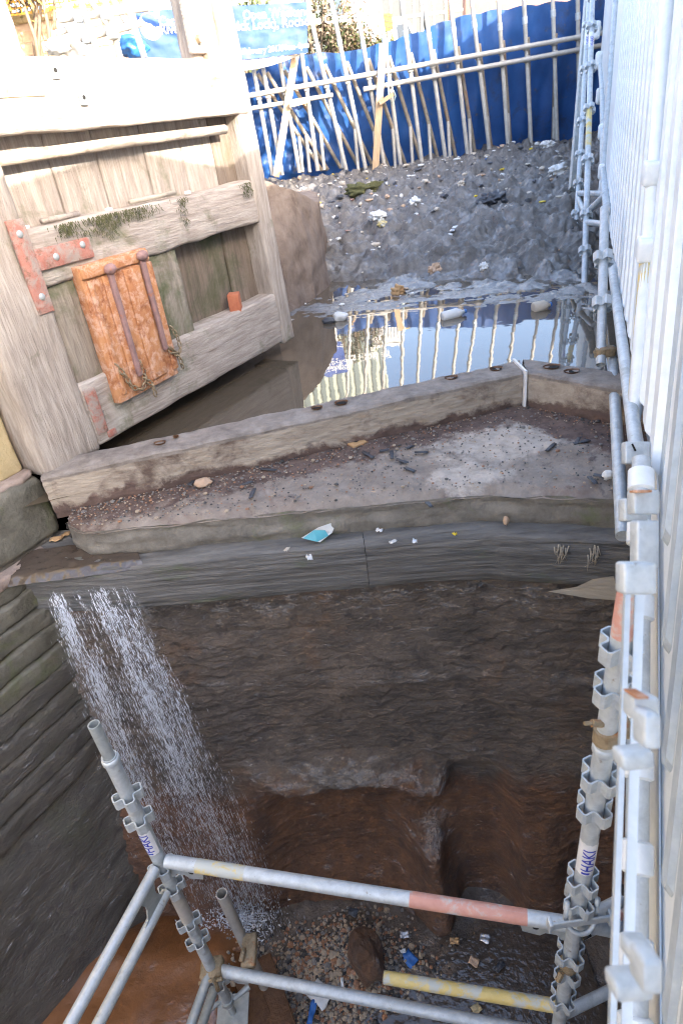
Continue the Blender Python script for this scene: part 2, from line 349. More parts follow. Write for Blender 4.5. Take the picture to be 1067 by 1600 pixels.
# water
def water_mat(name, colr, rough, bscale, bstr, spec=.5, ior=1.33):
    m = bpy.data.materials.new(name); m.use_nodes = True; t = m.node_tree; b = t.nodes['Principled BSDF']
    b.inputs['Base Color'].default_value = (*colr, 1); b.inputs['Roughness'].default_value = rough; b.inputs['IOR'].default_value = ior
    b.inputs['Specular IOR Level'].default_value = spec
    tc = t.nodes.new('ShaderNodeTexCoord'); q = t.nodes.new('ShaderNodeTexNoise'); q.inputs['Scale'].default_value = bscale; q.inputs['Detail'].default_value = 2.5
    bp = t.nodes.new('ShaderNodeBump'); bp.inputs['Strength'].default_value = bstr; bp.inputs['Distance'].default_value = .01
    t.links.new(tc.outputs['Object'], q.inputs['Vector']); t.links.new(q.outputs[0], bp.inputs['Height']); t.links.new(bp.outputs[0], b.inputs['Normal'])
    return m
MT['water'] = water_mat('muddy_canal_water', (.10,.078,.054), .02, 6, .06, .6, 1.7)
MT['seep'] = water_mat('shallow_seep_water', (.075,.058,.046), .04, 30, .6, .6, 1.6)
def spray_mat():
    m = bpy.data.materials.new('falling_water'); m.use_nodes = True; b = m.node_tree.nodes['Principled BSDF']
    b.inputs['Base Color'].default_value = (.82,.86,.92,1); b.inputs['Roughness'].default_value = .12; b.inputs['IOR'].default_value = 1.33
    b.inputs['Transmission Weight'].default_value = .3
    return m
MT['spray'] = spray_mat()
def veil_mat():
    m = bpy.data.materials.new('thin_falling_water'); m.use_nodes = True; t = m.node_tree; n = t.nodes; L = t.links; b = n['Principled BSDF']
    b.inputs['Base Color'].default_value = (.80,.85,.92,1); b.inputs['Roughness'].default_value = .2
    A = n.new('ShaderNodeAttribute'); A.attribute_name = 'across'; B = n.new('ShaderNodeAttribute'); B.attribute_name = 'fall'
    def nz(su, st, det, rg):
        x = n.new('ShaderNodeMath'); x.operation = 'MULTIPLY'; x.inputs[1].default_value = su; L.new(A.outputs['Fac'], x.inputs[0])
        y = n.new('ShaderNodeMath'); y.operation = 'MULTIPLY'; y.inputs[1].default_value = st; L.new(B.outputs['Fac'], y.inputs[0])
        c = n.new('ShaderNodeCombineXYZ'); L.new(x.outputs[0], c.inputs[0]); L.new(y.outputs[0], c.inputs[1]); q = n.new('ShaderNodeTexNoise'); q.inputs['Scale'].default_value = 1; q.inputs['Detail'].default_value = det; q.inputs['Roughness'].default_value = rg; L.new(c.outputs[0], q.inputs['Vector']); return q.outputs[0]
    def mp(src, a, c): 
        r = n.new('ShaderNodeMapRange'); r.inputs[1].default_value = a; r.inputs[2].default_value = c; L.new(src, r.inputs[0]); return r.outputs[0]
    def mul(p, q):
        x = n.new('ShaderNodeMath'); x.operation = 'MULTIPLY'; L.new(p, x.inputs[0]); L.new(q, x.inputs[1]); return x.outputs[0]
    big = mp(nz(5, 3, 3, .5), .42, .66); fine = mp(nz(60, 16, 6, .7), .50, .68); spk = mp(nz(150, 90, 3, .6), .48, .66)
    x = n.new('ShaderNodeMath'); x.operation = 'MULTIPLY'; x.inputs[1].default_value = .5; L.new(mul(mul(big, fine), spk), x.inputs[0])
    L.new(x.outputs[0], b.inputs['Alpha']); return m
MT['veil'] = veil_mat()
def brick_mat():
    m = bpy.data.materials.new('far_red_brickwork'); m.use_nodes = True; t = m.node_tree; b = t.nodes['Principled BSDF']
    tc = t.nodes.new('ShaderNodeTexCoord'); sp = t.nodes.new('ShaderNodeSeparateXYZ'); cb = t.nodes.new('ShaderNodeCombineXYZ')
    br = t.nodes.new('ShaderNodeTexBrick'); br.inputs['Scale'].default_value = 4.4
    br.inputs['Color1'].default_value = (.20,.065,.036,1); br.inputs['Color2'].default_value = (.15,.05,.03,1); br.inputs['Mortar'].default_value = (.22,.18,.15,1); br.inputs['Mortar Size'].default_value = .014
    t.links.new(tc.outputs['Object'], sp.inputs[0]); t.links.new(sp.outputs[0], cb.inputs[0]); t.links.new(sp.outputs[2], cb.inputs[1]); t.links.new(cb.outputs[0], br.inputs[0])
    t.links.new(br.outputs[0], b.inputs['Base Color']); b.inputs['Roughness'].default_value = .9
    bp = t.nodes.new('ShaderNodeBump'); bp.inputs['Strength'].default_value = .4; bp.invert = True; t.links.new(br.outputs[1], bp.inputs['Height']); t.links.new(bp.outputs[0], b.inputs['Normal'])
    return m
MT['red_brick'] = brick_mat()

# ================================================================== SETTING
# canal water held above the cill
YB = lambda x: interp(x, [-1.6,-1.3,-1.1,-.66,-.23,.25,.63,1.11,1.9], [2.5,2.46,2.42,2.39,2.36,2.32,2.28,2.12,1.85])   # plan line of the cill's front
WZ = -1.315
m = MB(); m.add([(-2.4,2.3,WZ),(1.0,3.18,WZ),(1.75,2.5,WZ),(6.5,11,WZ),(-.5,11,WZ),(-6.5,11,WZ)], [(0,1,2,3,4,5)])
tag(m.build('canal_water', MT['water']), kind='structure')

# mud bank rising to the dam
EDX = [-4,-1.2,-.2,.6,1.05,1.9,2.2,4]; EDY = [5.9,5.5,5.2,5.15,4.95,4.5,4.3,3.4]
def mudz(x, y):
    e = interp(x, EDX, EDY); q = y - e
    z = interp(q, [-2.5,-.6,0,.35,.9,1.3,1.8,2.8,4.2,7.4,9.5], [-1.75,-1.42,-1.318,-1.309,-1.302,-1.25,-1.13,-1.0,-.88,-.76,-.7])
    a = sm(.45, 1.3, q); b = sm(-.6, .2, q)
    n1 = noise.turbulence(Vector((x * 2.6, y * 2.6, 3)), 4, True); n2 = noise.turbulence(Vector((x * 7.5, y * 7.5, 8)), 3, True)
    z += a * (.075 * fbm((x, y, 3), 1.5) + .19 * (n1 - .5) + .055 * (n2 - .5) + .02 * fbm((x, y, 5), 19)) + b * (.022 * fbm((x * .7, y * 1.6, 1), 2.6) + .012 * fbm((x, y, 2), 12))
    return z
m = MB(); m.grid(lambda u, v: (lambda x, y: (x, y, mudz(x, y)))(-3.2 + 11.4 * u, 3.9 + 10.4 * v ** 1.5), 560, 460)
mb_ = m.build('mud_bank', MT['mud'], smooth=True); attr(mb_, 'wet', lambda c: 1.6 * sm(1.5, .7, c.y - interp(c.x, EDX, EDY)) - .2); tag(mb_, kind='structure')

# chamber floor, silted and stepped
def floorz(x, y):
    z = -3.80 + .03 * fbm((x, y, 0), 2.5) + .012 * fbm((x, y, 4), 9)
    z += .22 * sm(-.72, -.95, x) * sm(2.1, 1.6, y)                       # the raised slab on the left
    z += .07 * math.exp(-((x + .25) ** 2 / .12 + (y - 1.6) ** 2 / .06))      # gravel hump
    return z
m = MB(); m.grid(lambda u, v: (lambda x, y: (x, y, floorz(x, y)))(-12 + 14 * u ** .45, -14 + 16.5 * v ** .4), 200, 200)
fl = m.build('chamber_floor', [MT['floor_mud'], MT['floor_brown']], smooth=True)
for p in fl.data.polygons:
    c = p.center
    if c.x + .12 * noise.noise(c * 3) < -.80 and c.y < 2.3: p.material_index = 1
tag(fl, kind='structure')
m = MB(); m.add([(-.35,1.25,-3.775),(.2,1.05,-3.775),(.95,1.0,-3.775),(.95,1.62,-3.775),(.45,1.66,-3.775),(.1,1.5,-3.775)], [(0,1,2,3,4,5)])
tag(m.build('seep_water', MT['seep']), kind='structure')

# far ground beyond the lock: one sheet each side and behind, all joined at the same level
m = MB(); gz = .30
A = [(-2.2,2.0),(-9,-10),(-300,-300),(-300,500),(300,500),(300,-300),(4.9,-10),(2.15,2.0),(5.4,10.2),(5.4,11.2),(-7.6,11.2)]
v0 = [(-3.05,-2.5),(-2.05,2.3),(-7.0,10.9)]
m.add([(-12.6,-14,gz),(-2.0,2.6,gz),(-9.3,14.0,gz),(-300,14,gz),(-300,-300,gz),(-12.6,-300,gz)], [(0,1,2,3,4,5)])
m.add([(-300,14.0,gz),(300,14.0,gz),(300,600,gz),(-300,600,gz)], [(0,1,2,3)])
m.add([(-4.0,-300,gz),(300,-300,gz),(300,14.0,gz),(7.6,14.0,gz),(1.9,1.2,gz),(-4.0,-14,gz)], [(0,1,2,3,4,5)])
m.add([(-12.6,-300,gz),(-4.0,-300,gz),(-4.0,-14,gz),(-12.6,-14,gz)], [(0,1,2,3)])
tag(m.build('ground', MT['ground']), kind='structure')

# ------------------------------------------------------------------ the cill: apron, lip, beam and wet wall under it
cill = thing('lock_cill', 'stepped stone and timber lock cill with dark slimy wall beneath it', 'lock cill', (0, 2.3, -1.4))
def apron(u, v):
    x = -1.26 + 3.0 * u; y0 = YB(x) - .005; y1 = 3.42
    if u < .03: y0 += .06 * (1 - u / .03)
    y = y0 + (y1 - y0) * v
    z = -1.395 + .012 * fbm((x, y, 0), 4) + .006 * fbm((x, y, 7), 15) - .05 * (1 - sm(0, .06, v)) * .6 + .01 * v
    return (x, y, z)
m = MB(); m.grid(apron, 260, 110); ap = m.build('apron', MT['apron'], cill, smooth=True, world=True)
def seg_d(p, a, b_):
    a, b_ = Vector(a), Vector(b_); ab = b_ - a; t = max(0, min(1, (p - a).dot(ab) / ab.dot(ab))); return (p - a - ab * t).length
PC = [(atz(785, 690, -1.4), .40, .22), (atz(700, 668, -1.4), .2, .06), (atz(730, 745, -1.4), .2, .13), (atz(560, 690, -1.4), .09, .04)]
attr(ap, 'pale', lambda c: 1.0 - .55 * min(math.hypot((c.x - q.x) / rx, (c.y - q.y) / ry) for q, rx, ry in PC))
attr(ap, 'dirt', lambda c: 1.0 - 3.0 * min(seg_d(Vector((c.x, c.y)), (-1.33, 2.57), (1.035, 3.08)), seg_d(Vector((c.x, c.y)), (1.05, 3.08), (1.75, 2.3))) + .3 * sm(.9, 1.2, c.x))
def lip(u, v):
    x = -1.26 + 3.0 * u; y = YB(x) + .012 * fbm((x, v, 2), 5) - .02 * math.sin(math.pi * min(1, v * 1.3))
    if u < .03: y += .06 * (1 - u / .03)
    return (x, y + .02 * (1 - v), lerp(-1.60, -1.418, v) + .008 * fbm((x, v, 0), 6))
m = MB(); m.grid(lip, 220, 14); m.build('stone_lip', MT['lip'], cill, smooth=True, world=True)
m = MB(); m.grid(lambda u, v: (-1.26 + .02 * fbm((v, u, 1), 6), YB(-1.26) + .06 + .6 * u, lerp(-1.6, -1.41, v)), 12, 8); m.build('stone_end', MT['lip'], cill, smooth=True, world=True)
# timber beam, in two lengths with an open split between them
def beam_fn(xa, xb, sd):
    prof = [(.22,-1.545),(.01,-1.55),(-.05,-1.555),(-.083,-1.575),(-.09,-1.62),(-.092,-1.70),(-.088,-1.79),(-.07,-1.822),(.0,-1.83),(.2,-1.835)]
    def fn(u, v):
        x = lerp(xa, xb, u); k = v * (len(prof) - 1); i = min(int(k), len(prof) - 2); t = k - i
        dy, z = lerp(prof[i][0], prof[i+1][0], t), lerp(prof[i][1], prof[i+1][1], t)
        g = .007 * fbm((x * .6, z * 9, sd), 3) + .004 * fbm((x * 1.2, z * 30, sd), 3) + .008 * fbm((x, z, sd + 3), 2.5)
        return (x, YB(x) + dy - g, z + .012 * fbm((x, 3, sd), 2.2) * (v > .5) + (.012 * fbm((x, v, 8), 3) if v < .45 else 0))
    return fn
m = MB(); m.grid(beam_fn(-1.62, .0795, 1), 240, 54); m.build('cill_beam', MT['cill_timber'], cill, smooth=True, world=True)
m = MB(); m.grid(beam_fn(.0815, 1.75, 5), 240, 54); m.build('cill_beam', MT['cill_timber'], cill, smooth=True, world=True)
# bare scrape at the right end of the beam
p = []
for (a, b) in [(855,924),(900,917),(925,905),(945,902),(958,900),(962,918),(962,938),(920,935)]:
    r = ray(a, b); k = 2.05
    for _ in range(12): k = (YB(r.x * k) - .1) / r.y
    p.append(r * k)
m = MB(); m.add(p, [tuple(range(len(p)))]); m.build('bare_scrape', MT['timber_bare'], cill, world=True)
# wall under the beam
XT = [-1.7,-1.1,-.78,-.3,.09,.6,1.1,1.75]; YT = [2.50,2.42,2.40,2.36,2.33,2.26,2.10,1.9]
XB = [-1.7,-1.03,-.6,-.2,.11,.4,.7,1.1,1.75]; YBT = [1.95,1.86,1.93,1.92,1.84,1.80,1.72,1.62,1.45]
def wall(u, v):
    x = -1.7 + 3.4 * u; z = lerp(-3.98, -1.80, v)
    t = (z + 1.80) / (-3.80 + 1.80)
    y = lerp(interp(x, XT, YT), interp(x, XB, YBT), t ** 1.15)
    # slimy drip line
    y -= .035 * math.exp(-((z + 1.86) / .04) ** 2) * (.6 + .8 * fbm((x, 0, 3), 6))
    y -= .02 * math.exp(-((z + 2.33) / .03) ** 2) * sm(-.2, .1, x) * sm(.75, .5, x)
    # ledge above the ochre hollow
    led = -2.92 + .05 * fbm((x, 0, 1), 2) - .12 * sm(.1, .5, x)
    hol = sm(-.75, -.45, x) * sm(.42, .3, x)
    y -= .10 * math.exp(-((z - led) / .06) ** 2) * hol
    y += .12 * hol * sm(led - .04, led - .28, z) * sm(-3.72, -3.5, z)
    # slot beside the nose
    xw = x + .03 * fbm((z, 1, 2), 3); sl = sm(.27, .43, xw) * sm(.73, .58, xw) * sm(-2.80, -3.02, z)
    y += .11 * sl
    y -= .25 * math.exp(-((x - .24) / .115) ** 2) * sm(-3.20, -3.36, z + .25 * (x - .24)) * sm(-4.05, -3.6, z)
    y -= .10 * sm(.64, .72, x) * sm(1.0, .8, x) * sm(-3.0, -3.35, z)
    rough = .040 * fbm((x, z * 1.3, 0), 1.5) + .007 * fbm((x, z * 1.9, 4), 5.5) + .006 * noise.turbulence(Vector((x * 9, z * 16, 8)), 3, True) + .007 * fbm((x * .5, z * 2.2, 8), 9) + .006 * fbm((x, z * 1.6, 8), 34)
    q_ = z * 17 + 2.6 * fbm((x * .9, z * .8, 5), 1.3) + .35 * fbm((x, z, 6), 6); st_ = q_ - math.floor(q_)
    rough += .011 * (sm(.0, .82, 1 - st_) - sm(0, .12, 1 - st_) * 0) * sm(-.15, .35, fbm((x * .7, z * 1.4, 11), 1.9) + .12) * (1 if st_ > .06 else .6)
    y -= rough * (1 - .7 * sl)
    zg = z + .012 * fbm((x, z, 7), 2); y += .009 * math.exp(-(((zg * 6.6) % 1 - .5) / .06) ** 2) * sm(-.3, .3, fbm((x, z, 13), 2.5) + .1) * sm(-3.0, -2.8, z)
    return (x, y, z)
m = MB(); m.grid(wall, 560, 400)
wl = m.build('wet_wall', MT['slime'], cill, smooth=True, world=True)
def led_z(x): return -2.92 + .05 * fbm((x, 0, 1), 2) - .12 * sm(.1, .5, x)
attr(wl, 'wet', lambda c: math.exp(-((c.z + 1.90) / .07) ** 2) * .8 + math.exp(-((c.z - led_z(c.x) - .02) / .06) ** 2) * sm(-.8, -.4, c.x) * sm(.5, .3, c.x) + 1.2 * math.exp(-((c.x - .24) / .12) ** 2 - ((c.z + 3.30) / .10) ** 2) + .5 * math.exp(-((c.z + 2.33) / .03) ** 2))
attr(wl, 'ochre', lambda c: .5 + (-2.93 - c.z) * 1.8 - .25 * sm(.34, .4, c.x) * sm(.66, .6, c.x))

# ------------------------------------------------------------------ mitre sill timbers on the apron
def sill_timber(name, label, A0, A1, A2, A3, ztop, zbot, holes):
    """A0,A1 front edge ends; A3,A2 back edge ends (plan)"""
    t = thing(name, label, 'sill timber', (*A0, zbot)); m = MB()
    n, mm = 260, 10
    loop = []
    for k in range(25): loop.append((0, k / 24))          # front face up
    for k in range(1, 17): loop.append((k / 16, 1))        # top, front to back
    for k in range(1, 7): loop.append((1, 1 - k / 6))    # back
    def fn(u, v):
        k = v * (len(loop) - 1); a, b = loop[min(int(k + .001), len(loop) - 1)]
        f = Vector(A0).lerp(Vector(A1), u); bk = Vector(A3).lerp(Vector(A2), u); p = f.lerp(bk, a)
        z = lerp(zbot, ztop, b)
        nn = noise.noise_vector(Vector((p.x, p.y, z)) * 5) * .008 + noise.noise_vector(Vector((p.x, p.y, z * 3)) * 18) * .004
        edge = (b > .99 and (a < .01 or a > .99))
        return Vector((p.x, p.y, z - (.012 if edge else 0))) + Vector((nn.x, nn.y, nn.z))
    m.grid(fn, n, len(loop) - 1)
    e = []
    for u in (0, 1):
        f = Vector(A0).lerp(Vector(A1), u); bk = Vector(A3).lerp(Vector(A2), u)
        q = [(f.x, f.y, zbot), (bk.x, bk.y, zbot), (bk.x, bk.y, ztop - .01), (f.x, f.y, ztop - .01)]
        m.add(q, [(0,1,2,3) if u else (3,2,1,0)])
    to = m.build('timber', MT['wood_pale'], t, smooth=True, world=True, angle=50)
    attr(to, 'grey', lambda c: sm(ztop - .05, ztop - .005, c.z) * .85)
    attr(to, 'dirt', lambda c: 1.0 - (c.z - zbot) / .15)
    for (px, py, rx, ry) in holes:
        c = atz(px, py, ztop + .006); h = MB(); ring = []; 
        for k in range(14):
            a = 2 * math.pi * k / 14; ring.append((c.x + rx * math.cos(a) * (1 + .12 * math.sin(3 * a)), c.y + ry * math.sin(a), c.z + .004))
        inner = [(c.x + (x - c.x) * .86, c.y + (y - c.y) * .86, c.z - .004) for x, y, _ in ring]
        h.mi = 0; h.add(ring + inner, [(k, (k+1) % 14, 14 + (k+1) % 14, 14 + k) for k in range(14)])
        h.mi = 1; h.add(inner, [tuple(range(14))])
        h.build('bolt_hole', [MT['plank_wet'], MT['black']], t, world=True)
    return t
sill_timber('sill_timber', 'long pale sill timber with dark bolt holes running to the gate post', (-1.33,2.585), (1.035,3.085), (1.075,3.285), (-1.37,2.77), -1.20, -1.42,
    [(533,629,.035,.03),(495,637,.03,.022),(775,576,.035,.03),(705,590,.035,.025),(275,682,.015,.012),(250,692,.03,.02)])
sill_timber('sill_timber', 'short pale sill timber with two bolt holes next to the standing scaffold tube', (1.052,3.08), (1.75,2.30), (1.93,2.45), (1.095,3.285), -1.20, -1.42,
    [(862,573,.045,.035),(893,580,.04,.03)])
t = MB(); a = atz(814, 583, -1.2); b = atz(813, 560, -1.2)
t.rbox(1.038,1.050,3.06,3.28,-1.40,-1.185,.05,.002,.001)
tag(t.build('sealing_strip', MT['white']), 'thin white strip standing in the joint of the sill timbers', 'strip')

# ------------------------------------------------------------------ left side wall of the chamber
C0 = Vector((-1.42, 2.52, 0)); LU = Vector((-math.sin(R(33)), -math.cos(R(33)), 0)); LN = Vector((math.cos(R(33)), -math.sin(R(33)), 0))
lw = thing('lock_side_wall', 'mossy stepped stone lock wall going down below the gate heel', 'wall', (C0.x, C0.y, -3.8))
def lwp(u, off, z): return C0 + LU * u + LN * off + Vector((0, 0, z))
lev = [-1.545,-1.665,-1.775,-1.885,-1.995,-2.11,-2.225,-2.335,-2.45,-2.56,-2.675,-2.79,-2.9,-3.02]; off = [.0,.022,.036,.046,.056,.07] + [.075 + .26 * max(0, (2.22 - 0 + (-q)) - 4.44 + 0) for q in []]
off += [.085 + .26 * ((-(lev[k] + lev[k+1]) / 2 - 2.22) / 1.58) ** 1.1 for k in range(6, 13)]
for i in range(10):
    u = -.0 + random.uniform(-.012, .012); first = True
    while u < 2.1:
        ln = random.uniform(.7, 1.3)
        m = MB(); m.rbox(0, ln - .008, 0, .25, lev[i+1] + .004, lev[i] - .002, .03, .012, .013, 9, seed=i * 7 + u)
        m.v = [lwp(u + v.x, off[i] + .012 * noise.noise(Vector((i, u * 3, 0))) - v.y, v.z) for v in m.v]
        m.f = [f[::-1] for f in m.f]
        m.build('stone', MT['stone_dark' if i < 5 else 'slime_left'], lw, smooth=True, world=True); u += ln
# rough mortar bed filling behind the stones and the dark wet wall further down
def lwall(u, v):
    uu = -.45 + 20 * u ** 2.2; z = lerp(-3.98, -2.22, v); t = (z + 2.22) / -1.58
    o = .075 + .26 * t ** 1.1 + .03 * fbm((uu, z, 0), 2) + .007 * fbm((uu, z * 2.4, 4), 5) + .005 * fbm((uu, z * 2, 4), 18) + .003 * fbm((uu, z * 2, 4), 45) - .04 * sm(-2.85, -2.6, z)
    return lwp(uu, o, z)
m = MB(); m.grid(lwall, 160, 120); m.f = [f[::-1] for f in m.f]; m.build('wet_face', MT['slime_left'], lw, smooth=True, world=True)
m = MB(); m.grid(lambda u, v: lwp(-.1 + 20 * u, -.05 + .012 * fbm((u * 9, v * 3, 0), 2), lerp(-2.3, -1.5, v)), 30, 12); m.f = [f[::-1] for f in m.f]; m.build('mortar_bed', MT['slime_left'], lw, smooth=True, world=True)
# dirt crusted ledge and the big stone at the gate heel
m = MB(); m.rbox(-.02, 2.2, 0, .35, -1.60, -1.538, .05, .012, .012, 8, seed=3); m.v = [lwp(v.x, .015 - v.y, v.z) for v in m.v]; m.f = [f[::-1] for f in m.f]
m.build('ledge', MT['stone_dirt'], lw, smooth=True, world=True)
for (u0, u1, seed) in ((-.155, .30, 1), (.31, 1.1, 2), (1.11, 2.1, 3)):
    m = MB(); m.rbox(u0, u1, 0, .45, -1.53, -1.215, .04, .03, .016, 5, seed=seed); m.v = [lwp(v.x, -.035 - v.y, v.z) for v in m.v]; m.f = [f[::-1] for f in m.f]
    m.build('heel_stone', MT['stone_dark'], lw, smooth=True, world=True)
m = MB(); m.rbox(-.14, .26, .03, .40, -1.222, -1.188, .03, .012, .02, 9, seed=8); m.v = [lwp(v.x, -.035 - v.y, v.z) for v in m.v]; m.f = [f[::-1] for f in m.f]
m.build('dirt_crust', MT['stone_dirt'], lw, smooth=True, world=True)
for z0, z1, o_ in ((-1.2,-.82,.10),(-.82,-.4,.11),(-.4,.0,.105),(.0,.34,.10)):
    m = MB(); m.rbox(-.13, 20, 0, .5, z0 + .004, z1 - .004, .12, .02, .008, 5, seed=z0); m.v = [lwp(v.x, -o_ - v.y, v.z) for v in m.v]; m.f = [f[::-1] for f in m.f]
    m.build('quoin_stone', MT['stone_yellow'], lw, smooth=True, world=True)
# the wall behind the open gate (gate recess) and the wing wall at its end
m = MB(); m.rbox(-2.75, -.1, .35, .8, -1.7, .32, .18, .03, .02, 3); m.v = [lwp(v.x, -.1 - v.y, v.z) for v in m.v]; m.f = [f[::-1] for f in m.f]
m.build('recess_wall', MT['wing'], lw, smooth=True, world=True)
ww = thing('wing_wall', 'brown mud stained stone wing wall behind the gate end', 'wall', (-.3, 6.0, -1.4))
bot = [(-1.5,5.0),(-.55,5.0),(-.13,5.25),(.08,5.8),(.22,6.5),(.28,7.4),(.2,8.2)]
topz = [(-1.5,5.6,-.28),(-.60,5.75,-.28),(-.30,5.85,-.30),(-.02,6.1,-.42),(.16,6.6,-.60),(.20,7.4,-.62),(.15,8.2,-.62)]
def wing(u, v):
    k = u * 6; i = min(int(k), 5); t = k - i; t = t * t * (3 - 2 * t) * .4 + t * .6
    bx, by = lerp(bot[i][0], bot[i+1][0], t), lerp(bot[i][1], bot[i+1][1], t)
    tx, ty, tz = (lerp(topz[i][j], topz[i+1][j], t) for j in range(3))
    if v <= .7:
        s = v / .7; e = s ** .9; p = Vector((lerp(bx, tx, e), lerp(by, ty, e), lerp(-1.75, tz, s)))
    else:
        s = (v - .7) / .3; p = Vector((lerp(tx, -1.4, s), lerp(ty, 7.8, s), tz + .16 * s - .03 * (1 - abs(2 * s - 1))))
    n_ = noise.noise_vector(p * 2.3) * .05 + noise.noise_vector(p * 8) * .016
    return p + n_
m = MB(); m.grid(wing, 130, 90); m.build('face', MT['wing'], ww, smooth=True, world=True)

# right-hand lock wall (mostly hidden behind the stair) and its coping
rw = thing('lock_side_wall', 'dark right lock wall with pale coping hidden behind the steel stair', 'wall', (1.6, 2.2, -3.8))
TA = R(21.7); TT = Vector((math.sin(TA), math.cos(TA), 0)); TN = Vector((math.cos(TA), -math.sin(TA), 0))
def rwp(t, o, z): return TT * t + TN * o + Vector((0, 0, z))
m = MB(); m.grid(lambda u, v: rwp(lerp(-17, 2.9, u), .78 + .03 * fbm((u * 9, v * 4, 0), 2), lerp(-3.9, .28, v)), 80, 40); m.build('wall_face', MT['slime_left'], rw, smooth=True, world=True)
m = MB(); m.grid(lambda u, v: rwp(lerp(2.9, 15.5, u), .62 + .03 * fbm((u * 9, v * 4, 0), 2), lerp(-1.9, .28, v)), 80, 30); m.build('wall_face', MT['wing'], rw, smooth=True, world=True)
m = MB(); m.rbox(-17, 15.4, -1.1, -.66, .2, .34, .3, .02, .006); m.v = [rwp(v.x, -v.y, v.z) for v in m.v]; m.f = [f[::-1] for f in m.f]; m.build('coping', MT['stone_yellow'], rw, smooth=True, world=True)
# chamber wall behind the camera, closing the lock
bw = MB(); bw.grid(lambda u, v: (lerp(-14, 1, u), -14 + .03 * fbm((u * 7, v * 4, 1), 2), lerp(-3.95, .28, v)), 50, 30); bw.f = [f[::-1] for f in bw.f]
tag(bw.build('chamber_end_wall', MT['slime_left'], smooth=True), 'dark stone wall closing the far end of the chamber', 'wall')

# ================================================================== LOCK GATE  (local x along the gate, y into it, z up)
GA = R(57)
gate = thing('lock_gate', 'old weathered oak lock gate standing open with an orange rusted paddle', 'lock gate', (-1.32, 2.63, -1.21), GA)
G0 = 1.21                                                    # z of the gate is measured from its foot
def gz(z): return z + G0
def gpart(name, mat_, x0, x1, y0, y1, z0, z1, step=.06, r=.012, amp=.005, seed=0, parent=None, rake=0):
    b = MB(); b.rbox(x0, x1, y0, y1, gz(z0), gz(z1), step, r, amp, 5, seed=seed)
    if rake: b.v = [Vector((v.x + rake * (v.z - gz(z0)), v.y, v.z)) for v in b.v]
    return b.build(name, mat_, parent or gate, smooth=True)
gpart('heel_post', MT['wood_v'], .0, .335, .0, .36, -1.24, .50, .05, .03, .012, 1)
gpart('mitre_post', MT['wood_v'], 1.985, 2.13, -.004, .30, -1.23, .95, .05, .014, .006, 2, rake=-.055)
gpart('top_rail', MT['wood_h'], -.6, 2.0, -.012, .28, .112, .372, .06, .014, .006, 3)
gpart('middle_rail', MT['wood_h'], .325, 1.995, .004, .28, -.455, -.222, .05, .016, .010, 4)
gpart('bottom_rail', MT['wood_h'], .325, 1.995, .0, .28, -1.215, -.895, .05, .014, .008, 5)
# boards of the upper recess and of the lower one
x = .33
for k, wd in enumerate((.30, .27, .31, .28, .26, .25)):
    gpart('board', MT['wood_dark'] if k == 5 else MT['wood_v'], x + .003, min(2.0, x + wd) - .003, .10, .15, -.25, .13, .05, .006, .004, 20 + k); x += wd
for k, (a, b) in enumerate(((.335,.50), (.502,.94), (.942,1.19))):
    gpart('board', MT['wood_green'], a + .003, b - .003, .02, .14, -.92, -.44, .05, .010, .007, 30 + k)
for k, (a, b) in enumerate(((1.192,1.70), (1.712,2.0))):
    gpart('board', MT['wood_dark'], a + .002, b - .002, .125, .17, -.95, -.42, .05, .008, .006, 40 + k)
b = MB(); b.tube([(.34, .035, gz(.036)), (1.0, .035, gz(.046)), (1.81, .035, gz(.052))], .024, 14); b.build('handrail_bar', MT['wood_pale'], gate, smooth=True)
# balance beam stubs rising behind the top rail
gpart('head_post', MT['conc'], -.05, .83, .285, .50, .36, 1.0, .07, .03, .012, 6)
ps = gpart('head_post', MT['wood_v'], 1.70, 2.03, .07, .16, .30, 1.1, .05, .02, .010, 7)
gpart('packing_plank', MT['wood_h'], 1.665, 1.78, .035, .07, .40, 1.1, .05, .008, .004, 8)
gpart('packing_plank', MT['wood_pale'], 1.78, 1.88, .02, .07, .37, 1.1, .05, .010, .004, 9, rake=-.03)
gpart('packing_plank', MT['wood_v'], 1.90, 1.975, .03, .07, .46, 1.1, .05, .008, .004, 10)
b = MB(); b.tube([(1.72, .01, gz(.46)), (1.72, .04, gz(.46))], .020, 6); b.build('bolt', MT['rusty_clip'], gate)
# red oxide corner straps
b = MB(); b.rbox(.245, .325, -.014, .003, gz(-.55), gz(-.175), .05, .004, .002); b.rbox(.325, .625, -.014, .008, gz(-.385), gz(-.30), .05, .004, .002)
st_ = b.build('corner_strap', MT['iron_red'], gate, smooth=True)
for (sx, sz) in ((.285,-.23),(.285,-.48),(.42,-.345),(.575,-.325)):
    b = MB(); b.blob((sx, -.014, gz(sz)), .016, 1, 0, sc=(1,.5,1)); b.build('rivet', MT['galv_dull'], st_, smooth=True)
b = MB(); b.rbox(.33, .395, -.010, .004, gz(-1.16), gz(-.93), .05, .004, .002); b.rbox(.385, .44, -.008, .006, gz(-1.2), gz(-1.165), .05, .004, .002); b.build('corner_strap', MT['iron_red'], gate, smooth=True)
# tenon plates, holes, paper on the top rail
for (sx, sz) in ((.70,.322),(.81,.225)):
    b = MB(); b.rbox(sx-.02, sx+.02, -.022, -.008, gz(sz-.03), gz(sz+.03), .03, .004, .002); pl = b.build('bolt_plate', MT['galv_dull'], gate, smooth=True)
    b = MB(); b.tube([(sx, -.024, gz(sz)), (sx, -.0215, gz(sz))], .009, 8); b.build('hole', MT['black'], pl)
b = MB(); b.rbox(.36, .62, -.02, -.010, gz(.235), gz(.292), .04, .003, .002); b.build('patch_board', MT['stone_yellow'], gate, smooth=True)
